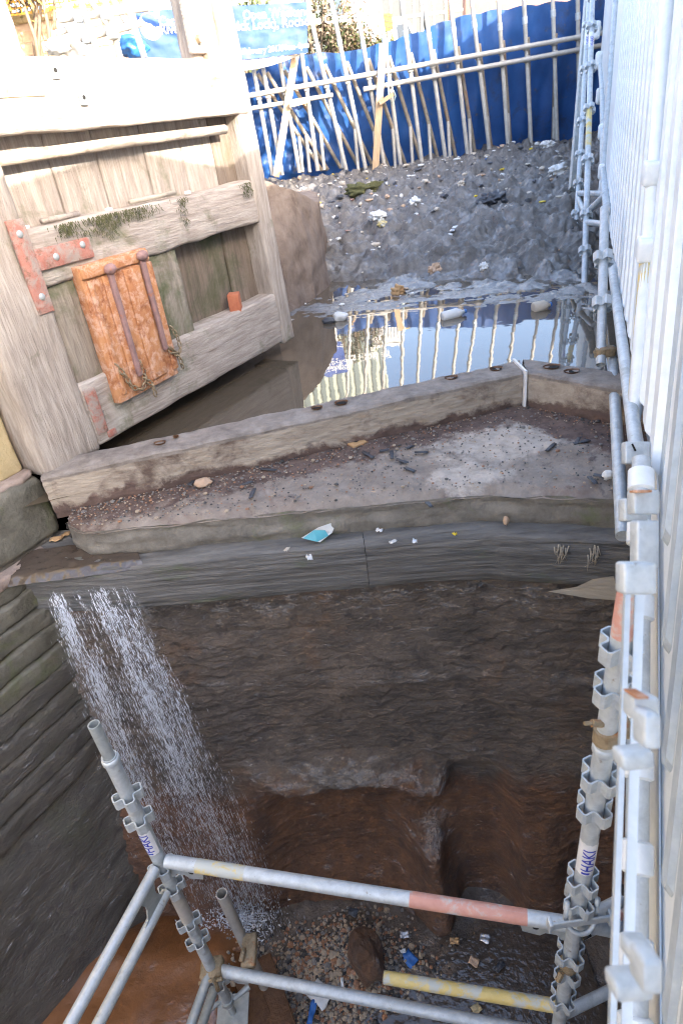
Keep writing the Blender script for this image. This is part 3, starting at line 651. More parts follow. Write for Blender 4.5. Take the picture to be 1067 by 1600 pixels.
# paddle plate with ridges, bars and chains
b = MB(); b.rbox(.488, .925, -.036, .018, gz(-1.055), gz(-.405), .03, .003, .003, 9, seed=4)
pd = b.build('paddle_plate', MT['iron_rust'], gate, smooth=True)
for a, wd in ((.515,.03),(.60,.05),(.735,.11),(.89,.04)):
    b = MB(); b.rbox(a, a + wd, -.047, -.034, gz(-1.02), gz(-.47), .04, .005, .003, 8, seed=a); b.build('ridge', MT['iron_rust'], pd, smooth=True)
b = MB(); b.rbox(.495, .92, -.05, -.034, gz(-.46), gz(-.412), .04, .005, .004, 8); b.build('ridge', MT['iron_rust'], pd, smooth=True)
for (xa, za, zb) in ((.645,-.45,-.965),(.862,-.435,-.90)):
    b = MB(); b.rbox(xa-.014, xa+.014, -.066, -.045, gz(zb), gz(za), .05, .005, .003, 8); rod = b.build('lift_rod', MT['iron_plum'], pd, smooth=True)
    b = MB(); b.blob((xa, -.065, gz(za + .005)), .03, 2, .15, sc=(1.1,.8,.8)); b.build('rod_head', MT['iron_plum'], rod, smooth=True)
def chain(pts, name='chain'):
    b = MB(); tot = 0; pts = [Vector((p[0], p[1], gz(p[2]))) for p in pts]; k = 0
    for i in range(len(pts) - 1):
        L_ = (pts[i+1] - pts[i]).length; n = max(1, int(L_ / .027)); ax = (pts[i+1] - pts[i]).normalized()
        for j in range(n):
            c = pts[i].lerp(pts[i+1], (j + .5) / n); s = ax.cross(Vector((0,1,0))).normalized() if k % 2 else Vector((0,-.8,.2)); k += 1
            ring = [c + ax * (.019 * math.cos(t)) + s * (.011 * math.sin(t)) for t in [2*math.pi*q/10 for q in range(11)]]
            b.tube(ring, .0042, 5, caps=False)
    return b.build(name, MT['rusty_clip'], pd, smooth=True)
chain([(.52,-.05,-.86),(.55,-.055,-.92),(.575,-.055,-1.0),(.63,-.06,-1.035),(.67,-.06,-1.0),(.672,-.06,-.93),(.66,-.055,-.88)])
chain([(.66,-.06,-.98),(.70,-.06,-1.03),(.705,-.06,-1.10)])
chain([(.87,-.055,-.88),(.90,-.055,-.93),(.95,-.05,-.955),(.985,-.04,-.93),(.985,-.035,-.86),(.95,-.035,-.80)])
chain([(.90,-.055,-.90),(.945,-.055,-.98),(.965,-.04,-1.04)])
# moss tufts hanging on the middle rail
for (sx, w_, h_) in ((.52,.10,.05),(.70,.16,.07),(.76,.10,.10),(.93,.22,.05),(1.28,.05,.13),(1.86,.07,.07)):
    b = MB()
    for k in range(int(900 * w_) + 30):
        a = random.gauss(0, .4) * w_; zt = -.225 - random.random() ** 1.5 * h_; p = Vector((sx + a, -.006 - .012 * random.random(), gz(zt)))
        q = p + Vector((random.uniform(-.008,.008), random.uniform(-.012,.004), -random.uniform(.008,.03))); s_ = Vector((.0025, 0, .001))
        b.add([p - s_, p + s_, q], [(0,1,2)])
    tag(b.build('moss_tuft', MT['moss'], gate), kind='stuff')

def loose(name, label, cat, mb, mat_, group=None, smooth=True, **k):
    return tag(mb.build(name, mat_, smooth=smooth, **k), label, cat, group)
def gpos(x, y, z): return Matrix.Rotation(GA, 4, 'Z') @ Vector((x, y, z)) + Vector((-1.32, 2.63, 0))
# things lying on the rails
b = MB(); b.rbox(-.045, .045, -.035, .035, 0, .105, .03, .006, .004); Rr = Matrix.Rotation(GA + .5, 3, 'Z')
b.v = [Rr @ v + gpos(1.62, .05, -.905) for v in b.v]; loose('brick', 'terracotta half brick standing on the lower rail of the gate', 'brick', b, MT['brick'])
b = MB(); b.tube([gpos(.98,.05,-.205), gpos(1.30,.04,-.203)], .011, 8); loose('stick', 'pale peeled stick lying on the middle rail of the gate', 'stick', b, MT['timber_bare'])
b = MB(); b.tube([gpos(.46,.06,-.207), gpos(.66,.05,-.206)], .012, 8); loose('stick', 'dull mossy stick on the middle rail near the heel post', 'stick', b, MT['wood_v'])
for k, (sx, c, l) in enumerate(((.36,'white_pl','small white scrap beside the mossy stick on the rail'),(.83,'white','tiny white stone chip above the moss on the middle rail'),(1.40,'white_pl','white chip past the end of the peeled stick'))):
    b = MB(); b.rbox(-.016,.016,-.012,.012,0,.016,.02,.003,.003); b.v = [v + gpos(sx, .04, -.222) for v in b.v]; loose('chip', l, 'chip', b, MT[c])

# ================================================================== COFFERDAM of blue sheet on tube frames
DY = 12.8
KD = DY / 9.6
dam = thing('cofferdam', 'blue sheet dam propped by rows of leaning scaffold tubes on the mud', 'dam', (1.6, DY, -.5))
TX = [-5,-.8,.35,1.2,1.75,2.3,2.9,3.5,4.9,8]; TZ = [.75,.88,1.07,1.01,1.07,1.15,1.27,1.31,1.31,1.36]
def memb(u, v):
    x = lerp(-5, 8, u); zt = interp(x, TX, TZ); zb = -.95 + (.18 if x < .3 else 0)
    lf = sm(1.6, -.3, x)
    y = lerp(DY + .62, DY + .2, v) + .045 * fbm((x * 1.0, v * .9, 0), 2) + .025 * fbm((x * 2.6, v * 1.6, 2), 2) + lf * .14 * fbm((x * .8, v * 1.7, 6), 3.2)
    y -= .05 * math.sin(v * math.pi) * (.5 + .5 * math.cos(x * 2 * math.pi / .48))
    return (x + .02 * fbm((x, v, 9), 3), y, lerp(zb, zt + .03 * abs(math.sin(x * 6.5)) - .01, v))
m = MB(); m.grid(memb, 300, 60); m.build('blue_sheet', MT['blue'], dam, smooth=True, world=True)
fp = [((388,60),(424,262)),((403,60),(439,262)),((431,60),(466,258)),((468,60),(495,255)),((479,0),(539,258)),((517,0),(571,262)),((555,0),(602,268)),((592,0),(627,268)),((627,0),(660,262)),((662,0),(697,257)),((703,0),(732,257)),((736,0),(767,255)),((778,0),(795,255)),((818,0),(831,255)),((863,0),(871,249)),((902,0),(905,245))]
def dp(px, py, yy=DY): return aty(px, py, yy)
def rail_z(x): return interp(x, [-2,-.49,4.98,6.7], [.535,.56,.785,.84])
for i, ((xa, ya), (xb, yb)) in enumerate(fp):
    A_, B_ = dp(xa, ya), dp(xb, yb); 
    tt = (2.75 + .25 * math.sin(i * 2.3) - B_.z) / (A_.z - B_.z) if i >= 4 else 1.0
    T_ = B_ + (A_ - B_) * tt; B_ = B_ + (B_ - A_).normalized() * .12
    m = MB(); m.tube([B_, T_], .036, 8); upn = m.build('upright', MT['pole'], dam, smooth=True, world=True, angle=60)
    # rail couplers and the joint sleeve on this upright
    for dz in (0, -.17):
        if dz and i < 7: continue
        k = (rail_z(A_.x) + dz - B_.z) / (A_.z - B_.z); c = B_ + (A_ - B_) * k
        if c.z > T_.z: continue
        m = MB(); m.rbox(-.045,.045,-.06,.05,-.05,.05,.05,.015,.006); m.v = [v + c for v in m.v]; m.build('coupler', MT['pole'], upn, smooth=True, world=True)
    if i >= 4:
        k = (1.07 + .04 * (i % 3) - B_.z) / (A_.z - B_.z); c = B_ + (A_ - B_) * k; ax = (A_ - B_).normalized()
        m = MB(); m.tube([c - ax * .05, c + ax * .05], .042, 10); m.build('sleeve', MT['galv'], upn, smooth=True, world=True, angle=50)
    # raking back leg against the sheet, and the short strut under it
    if i < 15:
        lean = lerp(.62, .10, i / 15)
        P_ = B_ + (A_ - B_) * ((min(T_.z, .88) - B_.z) / (A_.z - B_.z)) + Vector((.05, .05, 0))
        Q_ = Vector((P_.x + lean * 1.45, DY + .42, -.80 + .12 * (i < 5)))
        m = MB(); m.tube([P_, Q_], .034, 8); m.build('raking_leg', MT['pole_dark'], dam, smooth=True, world=True, angle=60)
        K = P_.lerp(Q_, .62); m = MB(); m.tube([K, Vector((K.x - .02, DY + .06, B_.z - .02))], .031, 8); m.build('strut', MT['pole'], dam, smooth=True, world=True, angle=60)
for (p, q, r_) in (((-2.5, DY-.07, .52), (6.2, DY-.07, .825), .038), ((1.33, DY-.07, .46), (6.2, DY-.07, .66), .038), ((-2.5, DY-.07, .36), (.8, DY-.07, .44), .033)):
    m = MB(); m.tube([p, q], r_, 10); m.build('rail', MT['pole'], dam, smooth=True, world=True, angle=60)
for (a, b_) in (((462,85),(430,266)),((598,68),(585,266))):
    A_, B_ = dp(*a, DY-.12), dp(*b_, DY-.12); m = MB(); m.beam(B_ - Vector((0,0,.1)), A_, .115, .06, (0,1,0)); m.build('timber_brace', MT['timber_new'], dam, world=True)
m = MB(); m.beam(dp(452,165,DY-.18), dp(484,157,DY-.18), .105, .06); m.build('timber_brace', MT['timber_new'], dam, world=True)
m = MB(); m.beam(dp(592,162,DY-.18), dp(614,147,DY-.18), .105, .06); m.build('timber_brace', MT['timber_new'], dam, world=True)
m = MB(); q = [dp(605,60,DY-.15), dp(606,110,DY-.2), dp(612,135,DY-.2), dp(618,150,DY-.2), dp(614,165,DY-.2), dp(607,150,DY-.2), dp(606,120,DY-.2)]; m.tube(q, .008, 5)
loose('rope', 'pale blue cord looped over the dam props beside the timber brace', 'rope', m, plain('pale_cord', (.5,.66,.68), .7))

# banner on the left of the dam
BC = {(0,1): aty(212,18,12.4), (1,1): aty(479,3,12.4), (0,0): aty(226,96,12.4), (1,0): aty(481,82,12.4)}
def bpos(u, v, o=0):
    p = BC[(0,0)].lerp(BC[(1,0)], u).lerp(BC[(0,1)].lerp(BC[(1,1)], u), v)
    sag = -.10 * math.sin(math.pi * u) * (1 - v) * .5
    yy = .02 * fbm((u * 4, v * 2, 0), 1.5) + .035 * math.exp(-((v - (.95 - 1.5 * u)) / .10) ** 2) * sm(.55, .3, u)
    return p + Vector((0, -yy - o, sag))
ban = thing('banner', 'blue and white canal trust open weekend banner tied across the tubes', 'banner', tuple(BC[(0,0)]))
m = MB(); m.grid(lambda u, v: bpos(u, v), 90, 26); m.build('vinyl', MT['banner'], ban, smooth=True, world=True)
m = MB(); m.grid(lambda u, v: bpos(lerp(.50,.99,u), lerp(-.02,-.20 * math.sin(math.pi * min(1, .35 + .65 * u)) ,v), .01 - .05 * v), 40, 6); m.build('lower_hem', MT['white_pl'], ban, smooth=True, world=True)
def bt(body, u0, v0, size, name):
    W_ = (BC[(1,0)] - BC[(0,0)]).length; H_ = (BC[(0,1)] - BC[(0,0)]).length; o0 = LOC[ban.name]
    flat_text(body, size, name, MT['white'], ban, lambda x, y, z: bpos(u0 + x / W_, v0 + y / H_, .006 + z) - o0, .0005)
bt('Canal &', .125, .70, .165, 'lettering'); bt('River Trust', .125, .55, .165, 'lettering')
bt('Open Weekend', .62, .74, .16, 'lettering'); bt('(Chadwick Lock), Rochdale Canal, off', .38, .55, .165, 'lettering'); bt('16th', .53, .10, .105, 'lettering'); bt('February 2013,', .60, .10, .105, 'lettering'); bt('10am-4pm', .835, .10, .105, 'lettering')
m = MB(); n_ = 28; W_ = (BC[(1,0)] - BC[(0,0)]).length; H_ = (BC[(0,1)] - BC[(0,0)]).length
cu, cv, rr_ = .075, .70, .17
vs = [bpos(cu + rr_ / W_ * math.cos(2*math.pi*k/n_), cv + rr_ / H_ * math.sin(2*math.pi*k/n_), .008) for k in range(n_)]; m.add(vs, [tuple(range(n_))])
lg = m.build('round_emblem', MT['white'], ban, world=True)
m = MB(); vs = []
for k in range(13):
    t = k / 12; a = -.6 + 2.5 * t; vs.append(bpos(cu + .095 / W_ * math.cos(a) , cv + .095 / H_ * math.sin(a) - .02, .0095))
for k in range(13):
    t = 1 - k / 12; a = -.6 + 2.5 * t; vs.append(bpos(cu + .06 / W_ * math.cos(a) - .01, cv + .06 / H_ * math.sin(a) - .03, .0095))
m.add(vs, [tuple(range(26))]); m.build('emblem_curve', MT['banner'], lg, world=True)

# ================================================================== BACKGROUND, left
ls = thing('bank_scaffold', 'open scaffold of pale tubes on the bank above the gate', 'scaffold', (-3.0, 8, .3))
for a, b_, ya, yb in (((92,31),(232,12),7.6,7.6),((126,61),(222,36),7.6,7.6),((112,-40),(156,90),7.5,7.5),((157,-30),(188,90),7.6,7.6),((187,-30),(226,90),7.6,7.6),((160,-30),(214,62),8.2,8.2),((120,-30),(202,86),8.3,8.3),((240,-30),(246,30),8.3,8.3),((90,52),(105,45),7.7,7.7)):
    m = MB(); m.tube([aty(*a, ya), aty(*b_, yb)], .030, 10); m.build('tube', MT['pole'], ls, smooth=True, world=True, angle=60)
for (px, py) in ((125,25),(166,20),(138,58),(176,51)):
    c = aty(px, py, 7.55); m = MB(); m.rbox(-.05,.05,-.05,.05,-.05,.05,.05,.015,.006); m.v = [v + c for v in m.v]; m.build('coupler', MT['galv'], ls, smooth=True, world=True)
bwall = thing('brick_wall', 'sunlit pale brick boundary wall with stone coping behind the left scaffold', 'wall', (-6, 13, .3))
def bkw(px, yy=13.): return aty(px, 60, yy).x
m = MB(); m.box(-16, -2.2, 0, .3, -.1, 1.75); m.v = [v + Vector((0, 13, .2)) for v in m.v]
pale_brick = nmat('sunlit_buff_brick', (.44,.33,.25), (.55,.43,.34), 9, .9, .3, 30); m.build('brickwork', pale_brick, bwall, world=True)
m = MB(); m.rbox(-16, -2.2, -.06, .36, 1.75, 1.9, .3, .02, .005); m.v = [v + Vector((0, 13, .2)) for v in m.v]; m.build('coping', MT['stone_yellow'], bwall, smooth=True, world=True)
for r_ in range(8):                     # the courses one can tell apart
    for c_ in range(21):
        m = MB(); x0 = -9.2 + c_ * .33 + (.16 if r_ % 2 else 0); z0 = .55 + r_ * .165
        m.box(x0, x0 + .31, 12.985 - random.random() * .006, 13.0, z0, z0 + .145); m.build('brick', MT['brick_pale'], bwall, world=True)
m = MB(); m.tube([aty(58,22,12.9), aty(57,95,12.9)], .025, 8); tag(m.build('downpipe', MT['white_pl']), 'thin white pipe standing against the buff brick wall', 'pipe')
# orange mesh fence on top
net = MB()
for k in range(100):
    x0 = -9.5 + k * .075; net.add([(x0,12.6,2.0),(x0+.022,12.6,2.0),(x0+.022,12.6,3.4),(x0,12.6,3.4)], [(0,1,2,3)])
for k in range(20):
    z0 = 2.0 + k * .075; net.add([(-9.5,12.604,z0),(-2.0,12.604,z0),(-2.0,12.604,z0+.022),(-9.5,12.604,z0+.022)], [(0,1,2,3)])
tag(net.build('mesh_fence', MT['orange_net']), 'orange plastic mesh barrier above the buff brick wall', 'fence')
def leafy(name, label, cat, c, rad, n, mats, leaf=.07, seed=1, trunk=None, group=None):
    rnd = random.Random(seed); t = thing(name, label, cat, (c[0], c[1], .3), group=group); m = MB()
    cl = [(Vector((rnd.gauss(0,.5), rnd.gauss(0,.5), rnd.gauss(0,.5))), rnd.uniform(.18,.42)) for _ in range(26)]
    for k in range(n):
        cc, rr = cl[k % len(cl)]; p = cc + Vector((rnd.gauss(0,1), rnd.gauss(0,1), rnd.gauss(0,1))) * rr * .55
        if p.length > 1.25: continue
        p = Vector((p.x * rad[0], p.y * rad[1], p.z * rad[2])) + Vector(c)
        a = Vector((rnd.uniform(-1,1), rnd.uniform(-1,1), rnd.uniform(-1,1))).normalized() * leaf * rnd.uniform(.6,1.3); b_ = a.cross(Vector((rnd.uniform(-1,1), rnd.uniform(-1,1), rnd.uniform(-1,1)))).normalized() * leaf * .45
        m.mi = rnd.randrange(len(mats)); m.add([p - a, p + b_, p + a, p - b_], [(0,1,2,3)])
    m.build('foliage', mats, t, world=True)
    m = MB()
    for k in range(14):
        e = Vector((rnd.uniform(-.8,.8) * rad[0], rnd.uniform(-.8,.8) * rad[1], rnd.uniform(.2,1.1) * rad[2])); base = Vector((c[0] + rnd.uniform(-.15,.15), c[1], .2)); tip = Vector(c) + e
        m.tube([base, base.lerp(tip, .5) + Vector((rnd.uniform(-.2,.2), 0, .1)), tip], .05, 5, r2=.012)
    m.build('stem', MT['leaf2'], t, smooth=True, world=True)
    return t
leafy('bush', 'dry brown ivy bush hanging over the brick wall top', 'bush', (-6.6, 12.7, 2.7), (1.1,.5,.5), 3500, [MT['ivy'], MT['leaf2'], MT['leaf']], .06, 2)
leafy('bush', 'brownish scrub behind the left scaffold tubes', 'bush', (-4.0, 12.4, 2.6), (1.3,.5,.7), 3000, [MT['ivy'], MT['leaf2']], .06, 3)
# heaps and bags along the bank
m = MB()
for k in range(16): m.blob((lerp(-4.6,-1.8,k/15) + random.uniform(-.1,.1), 8.2 + random.uniform(-.2,.4), .62 + random.uniform(-.08,.1)), random.uniform(.16,.30), 2, .45, 1.6, k, (1.3,1,.75))
tag(m.build('rubble_heap', MT['sack'], smooth=True), 'grey heap of rubble and sacks along the bank behind the gate', 'rubble', kind='stuff')
def bag(name, label, px, py, yy, w_, h_, mt_, seed):
    c = aty(px, py, yy); m = MB(); m.blob(c, 1, 3, .35, 2.2, seed, (w_, w_*.8, h_)); return loose(name, label, 'bag', m, MT[mt_])
bag('rubble_bag', 'bulging white bag standing beside the left scaffold', 114, 54, 7.9, .13, .24, 'white_pl', 3)
bag('plastic_bag', 'crumpled blue bag on the rubble next to the banner', 208, 73, 8.0, .14, .10, 'blue_rag', 5)
bag('plastic_bag', 'small pale bag on the heap by the big gate post', 92, 73, 7.8, .13, .07, 'white_pl', 6)
for (a, b_, l) in (((101,26),(107,70),'leaning red timber next to the white bag'),((86,48),(93,72),'short dark stake left of the white bag')):
    m = MB(); m.beam(aty(*b_, 7.95), aty(*a, 7.95), .06, .05, (0,1,0)); loose('stake', l, 'stake', m, MT['brick'] if 'red' in l else MT['pole_dark'], smooth=False)

# ================================================================== BACKGROUND, beyond the dam
bl = thing('brick_building', 'red brick building with white sash windows far behind the blue dam', 'building', (7, 30, .3))
m = MB(); m.box(3.0, 19, 0, 8, -.5, 4.6); m.v = [v + Vector((0, 30, .3)) for v in m.v]; m.build('wall', MT['red_brick'], bl, world=True)
m = MB(); m.rbox(2.7, 19.3, -.3, 8.3, 4.6, 4.8, 1, .02, 0); m.rbox(3.4, 18.6, 2.2, 7, 4.8, 5.7, 1, .3, 0); m.v = [v + Vector((0, 30, .3)) for v in m.v]; m.build('roof', MT['slate'], bl, world=True)
for zz in (2.3,):
    for k, px in enumerate((610, 646, 677, 724, 768, 812, 856)):
        x0 = aty(px, 8, 30).x; z0 = zz
        m = MB(); wf = .10
        m.box(x0-.5, x0+.5, 29.93, 30.02, z0, z0+wf); m.box(x0-.5, x0+.5, 29.93, 30.02, z0+1.7, z0+1.8); m.box(x0-.5, x0-.42, 29.93, 30.02, z0+wf, z0+1.7); m.box(x0+.42, x0+.5, 29.93, 30.02, z0+wf, z0+1.7); m.box(x0-.42, x0+.42, 29.95, 30.02, z0+.85, z0+.93); m.box(x0-.03, x0+.03, 29.96, 30.02, z0+wf, z0+.85); m.box(x0-.03, x0+.03, 29.96, 30.02, z0+.93, z0+1.7)
        fr = m.build('window', MT['white'], bl, world=True)
        m = MB(); m.box(x0-.42, x0+.42, 29.985, 30.02, z0+wf, z0+1.7); m.build('pane', MT['glass'], fr, world=True)
        m = MB(); m.box(x0-.6, x0+.6, 29.88, 30.02, z0-.14, z0-.005); m.build('sill', MT['stone_yellow'], fr, world=True)
lw2 = MB(); lw2.rbox(4.6, 14, 0, .3, 0, 2.05, .4, .02, .006); lw2.v = [v + Vector((0, 19, .3)) for v in lw2.v]
tag(lw2.build('brick_wall', nmat('dull_brown_brick', (.20,.115,.085), (.29,.17,.125), 8, .9, .4, 30), smooth=True), 'low dull brown wall between the dam and the brick building', 'wall')
cab = thing('site_cabin', 'pale grey ribbed steel site cabin behind the bushes', 'cabin', (1.9, 17, .3))
xa, xb = aty(536, 30, 17).x, aty(594, 30, 17).x
m = MB(); m.box(xa, xb, 17, 19.4, .3, 2.6); m.build('body', MT['grey_clad'], cab, world=True)
for k in range(9):
    x0 = lerp(xa, xb, (k + .2) / 9); m = MB(); m.box(x0, x0 + .06, 16.97, 17.0, .35, 2.5); m.build('rib', MT['grey_clad'], cab, world=True)
m = MB(); m.box(xa-.05, xb+.05, 16.94, 19.46, 2.6, 2.72); m.build('roof', MT['white_pl'], cab, world=True)
sg = thing('hazard_board', 'yellow and red striped hazard board standing above the dam', 'sign', (2.4, 15, .3))
p0 = aty(598,22,15); p1 = aty(614,46,15); m = MB(); m.box(p0.x, p1.x, 15, 15.03, p1.z, p0.z); m.build('board', MT['sign_y'], sg, world=True)
w_, h_ = p1.x - p0.x, p0.z - p1.z
for k in range(3):
    a = h_ * (k * .34 - .05); m = MB(); vs = [(p0.x, 14.996, p0.z - a - h_*.02), (p0.x, 14.996, p0.z - a - h_*.17), (p1.x, 14.996, p0.z - a - h_*.36), (p1.x, 14.996, p0.z - a - h_*.21)]
    vs = [(x, y, max(p1.z, min(p0.z, z))) for x, y, z in vs]; m.add(vs, [(0,1,2,3)]); m.build('stripe', MT['sign_r'], sg, world=True)
m = MB(); m.tube([(p0.x + w_/2, 15.05, .3), (p0.x + w_/2, 15.05, p0.z)], .03, 8); m.build('post', MT['pole'], sg, smooth=True, world=True)
van = thing('parked_van', 'white van with dark windscreen parked behind the dam', 'van', (3.6, 17, .3))
xa = aty(615, 35, 17).x; xb = aty(656, 35, 17).x; m = MB()
zt = aty(630, 22, 17).z
m.add([(xa,17,.5),(xb,17,.5),(xb,17,zt-.55),(xb-.15,17.5,zt-.08),(xb-.3,17.6,zt),(xa+.1,17.6,zt),(xa,17.4,zt-.1),(xa,17,zt-.55),
       (xa,21,.5),(xb,21,.5),(xb,21,zt-.1),(xa,21,zt-.1)], [(0,1,2,7),(7,2,3,6),(6,3,4,5),(1,9,10,2),(2,10,4),(2,4,3),(0,7,11,8),(7,6,5),(7,5,11),(5,4,10,11),(8,11,10,9)])
m.build('body', MT['white'], van, world=True)
m = MB(); m.add([(xa+.1,17.06,zt-.50),(xb-.1,17.06,zt-.50),(xb-.22,17.40,zt-.14),(xa+.1,17.33,zt-.14)], [(0,1,2,3)]); m.v = [v + Vector((0,-.03,.01)) for v in m.v]; m.build('windscreen', MT['glass'], van, world=True)
for s_ in (.2, .8):
    x0 = lerp(xa, xb, s_); m = MB(); m.blob((x0, 16.98, .95), .1, 2, 0, sc=(1.3,.4,1)); m.build('headlight', MT['foil'], van, smooth=True, world=True)
    m = MB(); m.tube([(x0-.1, 17.5, .6), (x0+.1, 17.5, .6)], .3, 16); m.build('wheel', MT['black'], van, world=True)
leafy('bush', 'tall brown winter bush right of the banner', 'bush', (1.0, 15.6, 1.5), (.75,.6,.85), 5200, [MT['leaf2'], MT['leaf'], MT['leaf2']], .045, 5)
leafy('bush', 'low green shrub in front of the grey cabin', 'bush', (1.75, 16.0, 1.2), (.55,.5,.45), 3600, [MT['leaf'], MT['ivy']], .05, 6)
leafy('bush', 'dark green bush behind the banner end', 'bush', (-.6, 16.0, 1.5), (1.2,.7,.85), 3600, [MT['leaf']], .06, 7)
# the tall block whose reflection stands in the water
tw = thing('tower_block', 'tall pale apartment tower with vertical bands mirrored in the canal water', 'building', (4, 120, 0))
xa, xb = 120 * ray(497, 540).x / ray(497, 540).y, 120 * ray(603, 560).x / ray(603, 560).y
m = MB(); m.box(xa-8, xb, 120, 136, .3, 85); m.build('walls', plain('pale_tower_render', (.50,.54,.46), .8), tw, world=True)
for k in range(12):
    x0 = lerp(xa - 8, xb, (k + .3) / 12); m = MB(); m.box(x0, x0 + .9, 119.7, 120, 3, 83); m.build('window_band', plain('tower_band', (.16,.20,.20), .4) if k == 0 else bpy.data.materials['tower_band'], tw, world=True)

# ================================================================== SCAFFOLD in the chamber
TW = .0242
def collar(p, ax, rot, parent, r=TW, s=1.0, mt='galv'):
    """ring of four square loops round a standard"""
    ax = Vector(ax).normalized(); ux = Matrix.Rotation(rot, 3, 'Z') @ Vector((1,0,0)); ux = (ux - ax * ux.dot(ax)).normalized(); uy = ax.cross(ux)
    ri, ro, hw = r + .0008, r + .021 * s, .0135 * s; poly = []
    for k in range(4):
        a = k * math.pi / 2; c, s_ = math.cos(a), math.sin(a)
        for (q, w_) in ((ri, -hw), (ro - .004, -hw), (ro, -hw + .004), (ro, hw - .004), (ro - .004, hw), (ri, hw)): poly.append((q * c - w_ * s_, q * s_ + w_ * c))
        poly += [(ri * math.cos(a + q), ri * math.sin(a + q)) for q in (.62, .785, .95)]
    b = MB(); b.strip(poly, Vector(p) - ax * .021 * s, ax, .042 * s, .0042, ux, uy)
    return b.build('collar', MT[mt], parent, world=True)
def sticker(p, ax, face, parent, r=TW, h=.13, txt='HAKI'):
    """white label wrapped on a tube with blue lettering reading up the tube"""
    p = Vector(p); ax = Vector(ax).normalized(); f = Vector(face); f = (f - ax * f.dot(ax)).normalized(); sx = ax.cross(f)
    b = MB(); n = 14; vs = []
    for k in range(n + 1):
        t = lerp(-1.35, 1.35, k / n)
        for z in (-h/2, h/2): vs.append(p + ax * z * (1 + .03 * math.sin(k * 2.1)) + (f * math.cos(t) + sx * math.sin(t)) * (r + .0007))
    b.add(vs, [(2*k, 2*k+2, 2*k+3, 2*k+1) for k in range(n)])
    st = b.build('sticker', MT['white'], parent, smooth=True, world=True)
    o0 = LOC[parent.name]
    def pl(x, y, z):
        t = -(y - .017) / r; return p + ax * (x - h * .36) + (f * math.cos(t) + sx * math.sin(t)) * (r + .0018) - o0
    flat_text(txt, .046, 'lettering', MT['ink'], st, pl, 0)
    b = MB(); vs = []
    for k in range(5):
        t = lerp(-.5, .4, k / 4)
        for z in (-h*.46, -h*.40): vs.append(p + ax * z + (f * math.cos(t) + sx * math.sin(t)) * (r + .0012))
    b.add(vs, [(2*k, 2*k+2, 2*k+3, 2*k+1) for k in range(4)]); b.build('print_bar', MT['ink'], st, world=True)
    return st
def band(p, q, r, mt, parent):
    b = MB(); b.tube([p, q], r + .0006, 14, caps=False); return b.build('paint_band', MT[mt], parent, smooth=True, world=True)
sc = thing('scaffold_bay', 'galvanised scaffold bay of tubes and collars standing in the lock chamber', 'scaffold', (-.15, 1.15, -3.6))
Z3 = Vector((0,0,1))
def vstd(x, y, z0, z1, joints, cols, rot, mats='galv', spig=None):
    b = MB(); b.tube([(x,y,z0),(x,y,z1)], TW, 16, wall=.004); s_ = b.build('standard', MT[mats], sc, smooth=True, world=True, angle=50)
    for z in joints:
        b = MB(); b.tube([(x,y,z-.014),(x,y,z-.008),(x,y,z+.008),(x,y,z+.014)], [TW+.0005,TW+.004,TW+.004,TW+.0005], 16); b.build('weld_ring', MT['galv'], s_, smooth=True, world=True)
    for z in cols: collar((x,y,z), Z3, rot, s_)
    return s_
LX, LY = -.83, 1.33; RX, RY = .55, .94
ls_ = vstd(LX, LY, -3.42, -1.60, [-1.62], [-1.81,-1.94,-2.24,-2.38,-2.65,-2.80,-3.08,-3.2], .45)
b = MB(); b.tube([(LX,LY,-1.62),(LX,LY,-1.45)], .0185, 14, wall=.003); sp = b.build('spigot', MT['galv_dull'], ls_, smooth=True, world=True, angle=50)
sticker((LX,LY,-2.06), Z3, (-.2,-1,.1), ls_)
band((LX,LY,-2.40), (LX,LY,-2.62), TW, 'pole', ls_)
b = MB(); b.rbox(LX-.075, LX+.075, LY-.075, LY+.075, -3.515, -3.508, .05, .002, 0); jb = b.build('base_plate', MT['galv_dull'], sc, world=True)
b = MB(); b.tube([(LX,LY,-3.51),(LX,LY,-3.36)], .017, 12); b.tube([(LX,LY,-3.395),(LX,LY,-3.365)], .032, 8)
for a in (0, math.pi): b.tube([(LX+.03*math.cos(a),LY+.03*math.sin(a),-3.38),(LX+.11*math.cos(a+.4),LY+.11*math.sin(a+.4),-3.375)], .010, 8, r2=.016)
b.build('screw_jack', MT['galv_dull'], jb, smooth=True, world=True, angle=50)
rs_ = vstd(RX, RY, -3.75, -.80, [-1.34], [-1.01,-1.14,-1.45,-1.58,-1.93,-2.05,-2.38,-2.5,-2.72], .35)
sticker((RX,RY,-1.79), Z3, (-.3,-1,.3), rs_, h=.15)
band((RX,RY,-.97), (RX,RY,-.80), TW, 'pink', rs_)
# pipe coupler with bolt on the right standard
b = MB(); b.tube([(RX,RY,-1.305),(RX,RY,-1.262)], TW + .006, 16); b.v = [v + Vector((0, 0, .25 * (v.x - RX))) for v in b.v]; cp = b.build('coupler', MT['rusty_clip'], sc, smooth=True, world=True, angle=50)
b = MB(); b.tube([(RX-.02,RY-.01,-1.235),(RX-.046,RY-.012,-1.225)], .0095, 6); b.tube([(RX-.046,RY-.012,-1.225),(RX-.064,RY-.013,-1.222)], .005, 8); b.build('bolt', MT['rusty_clip'], cp, world=True)
b = MB(); b.rbox(RX+.01,RX+.055,RY-.02,RY+.045,-1.295,-1.25,.03,.01,.004); b.build('clamp_jaw', MT['rusty_clip'], cp, smooth=True, world=True)
b = MB(); b.tube([(RX,RY,-2.47),(RX,RY,-2.43)], TW + .006, 16); c2 = b.build('coupler', MT['rusty_clip'], sc, smooth=True, world=True, angle=50)
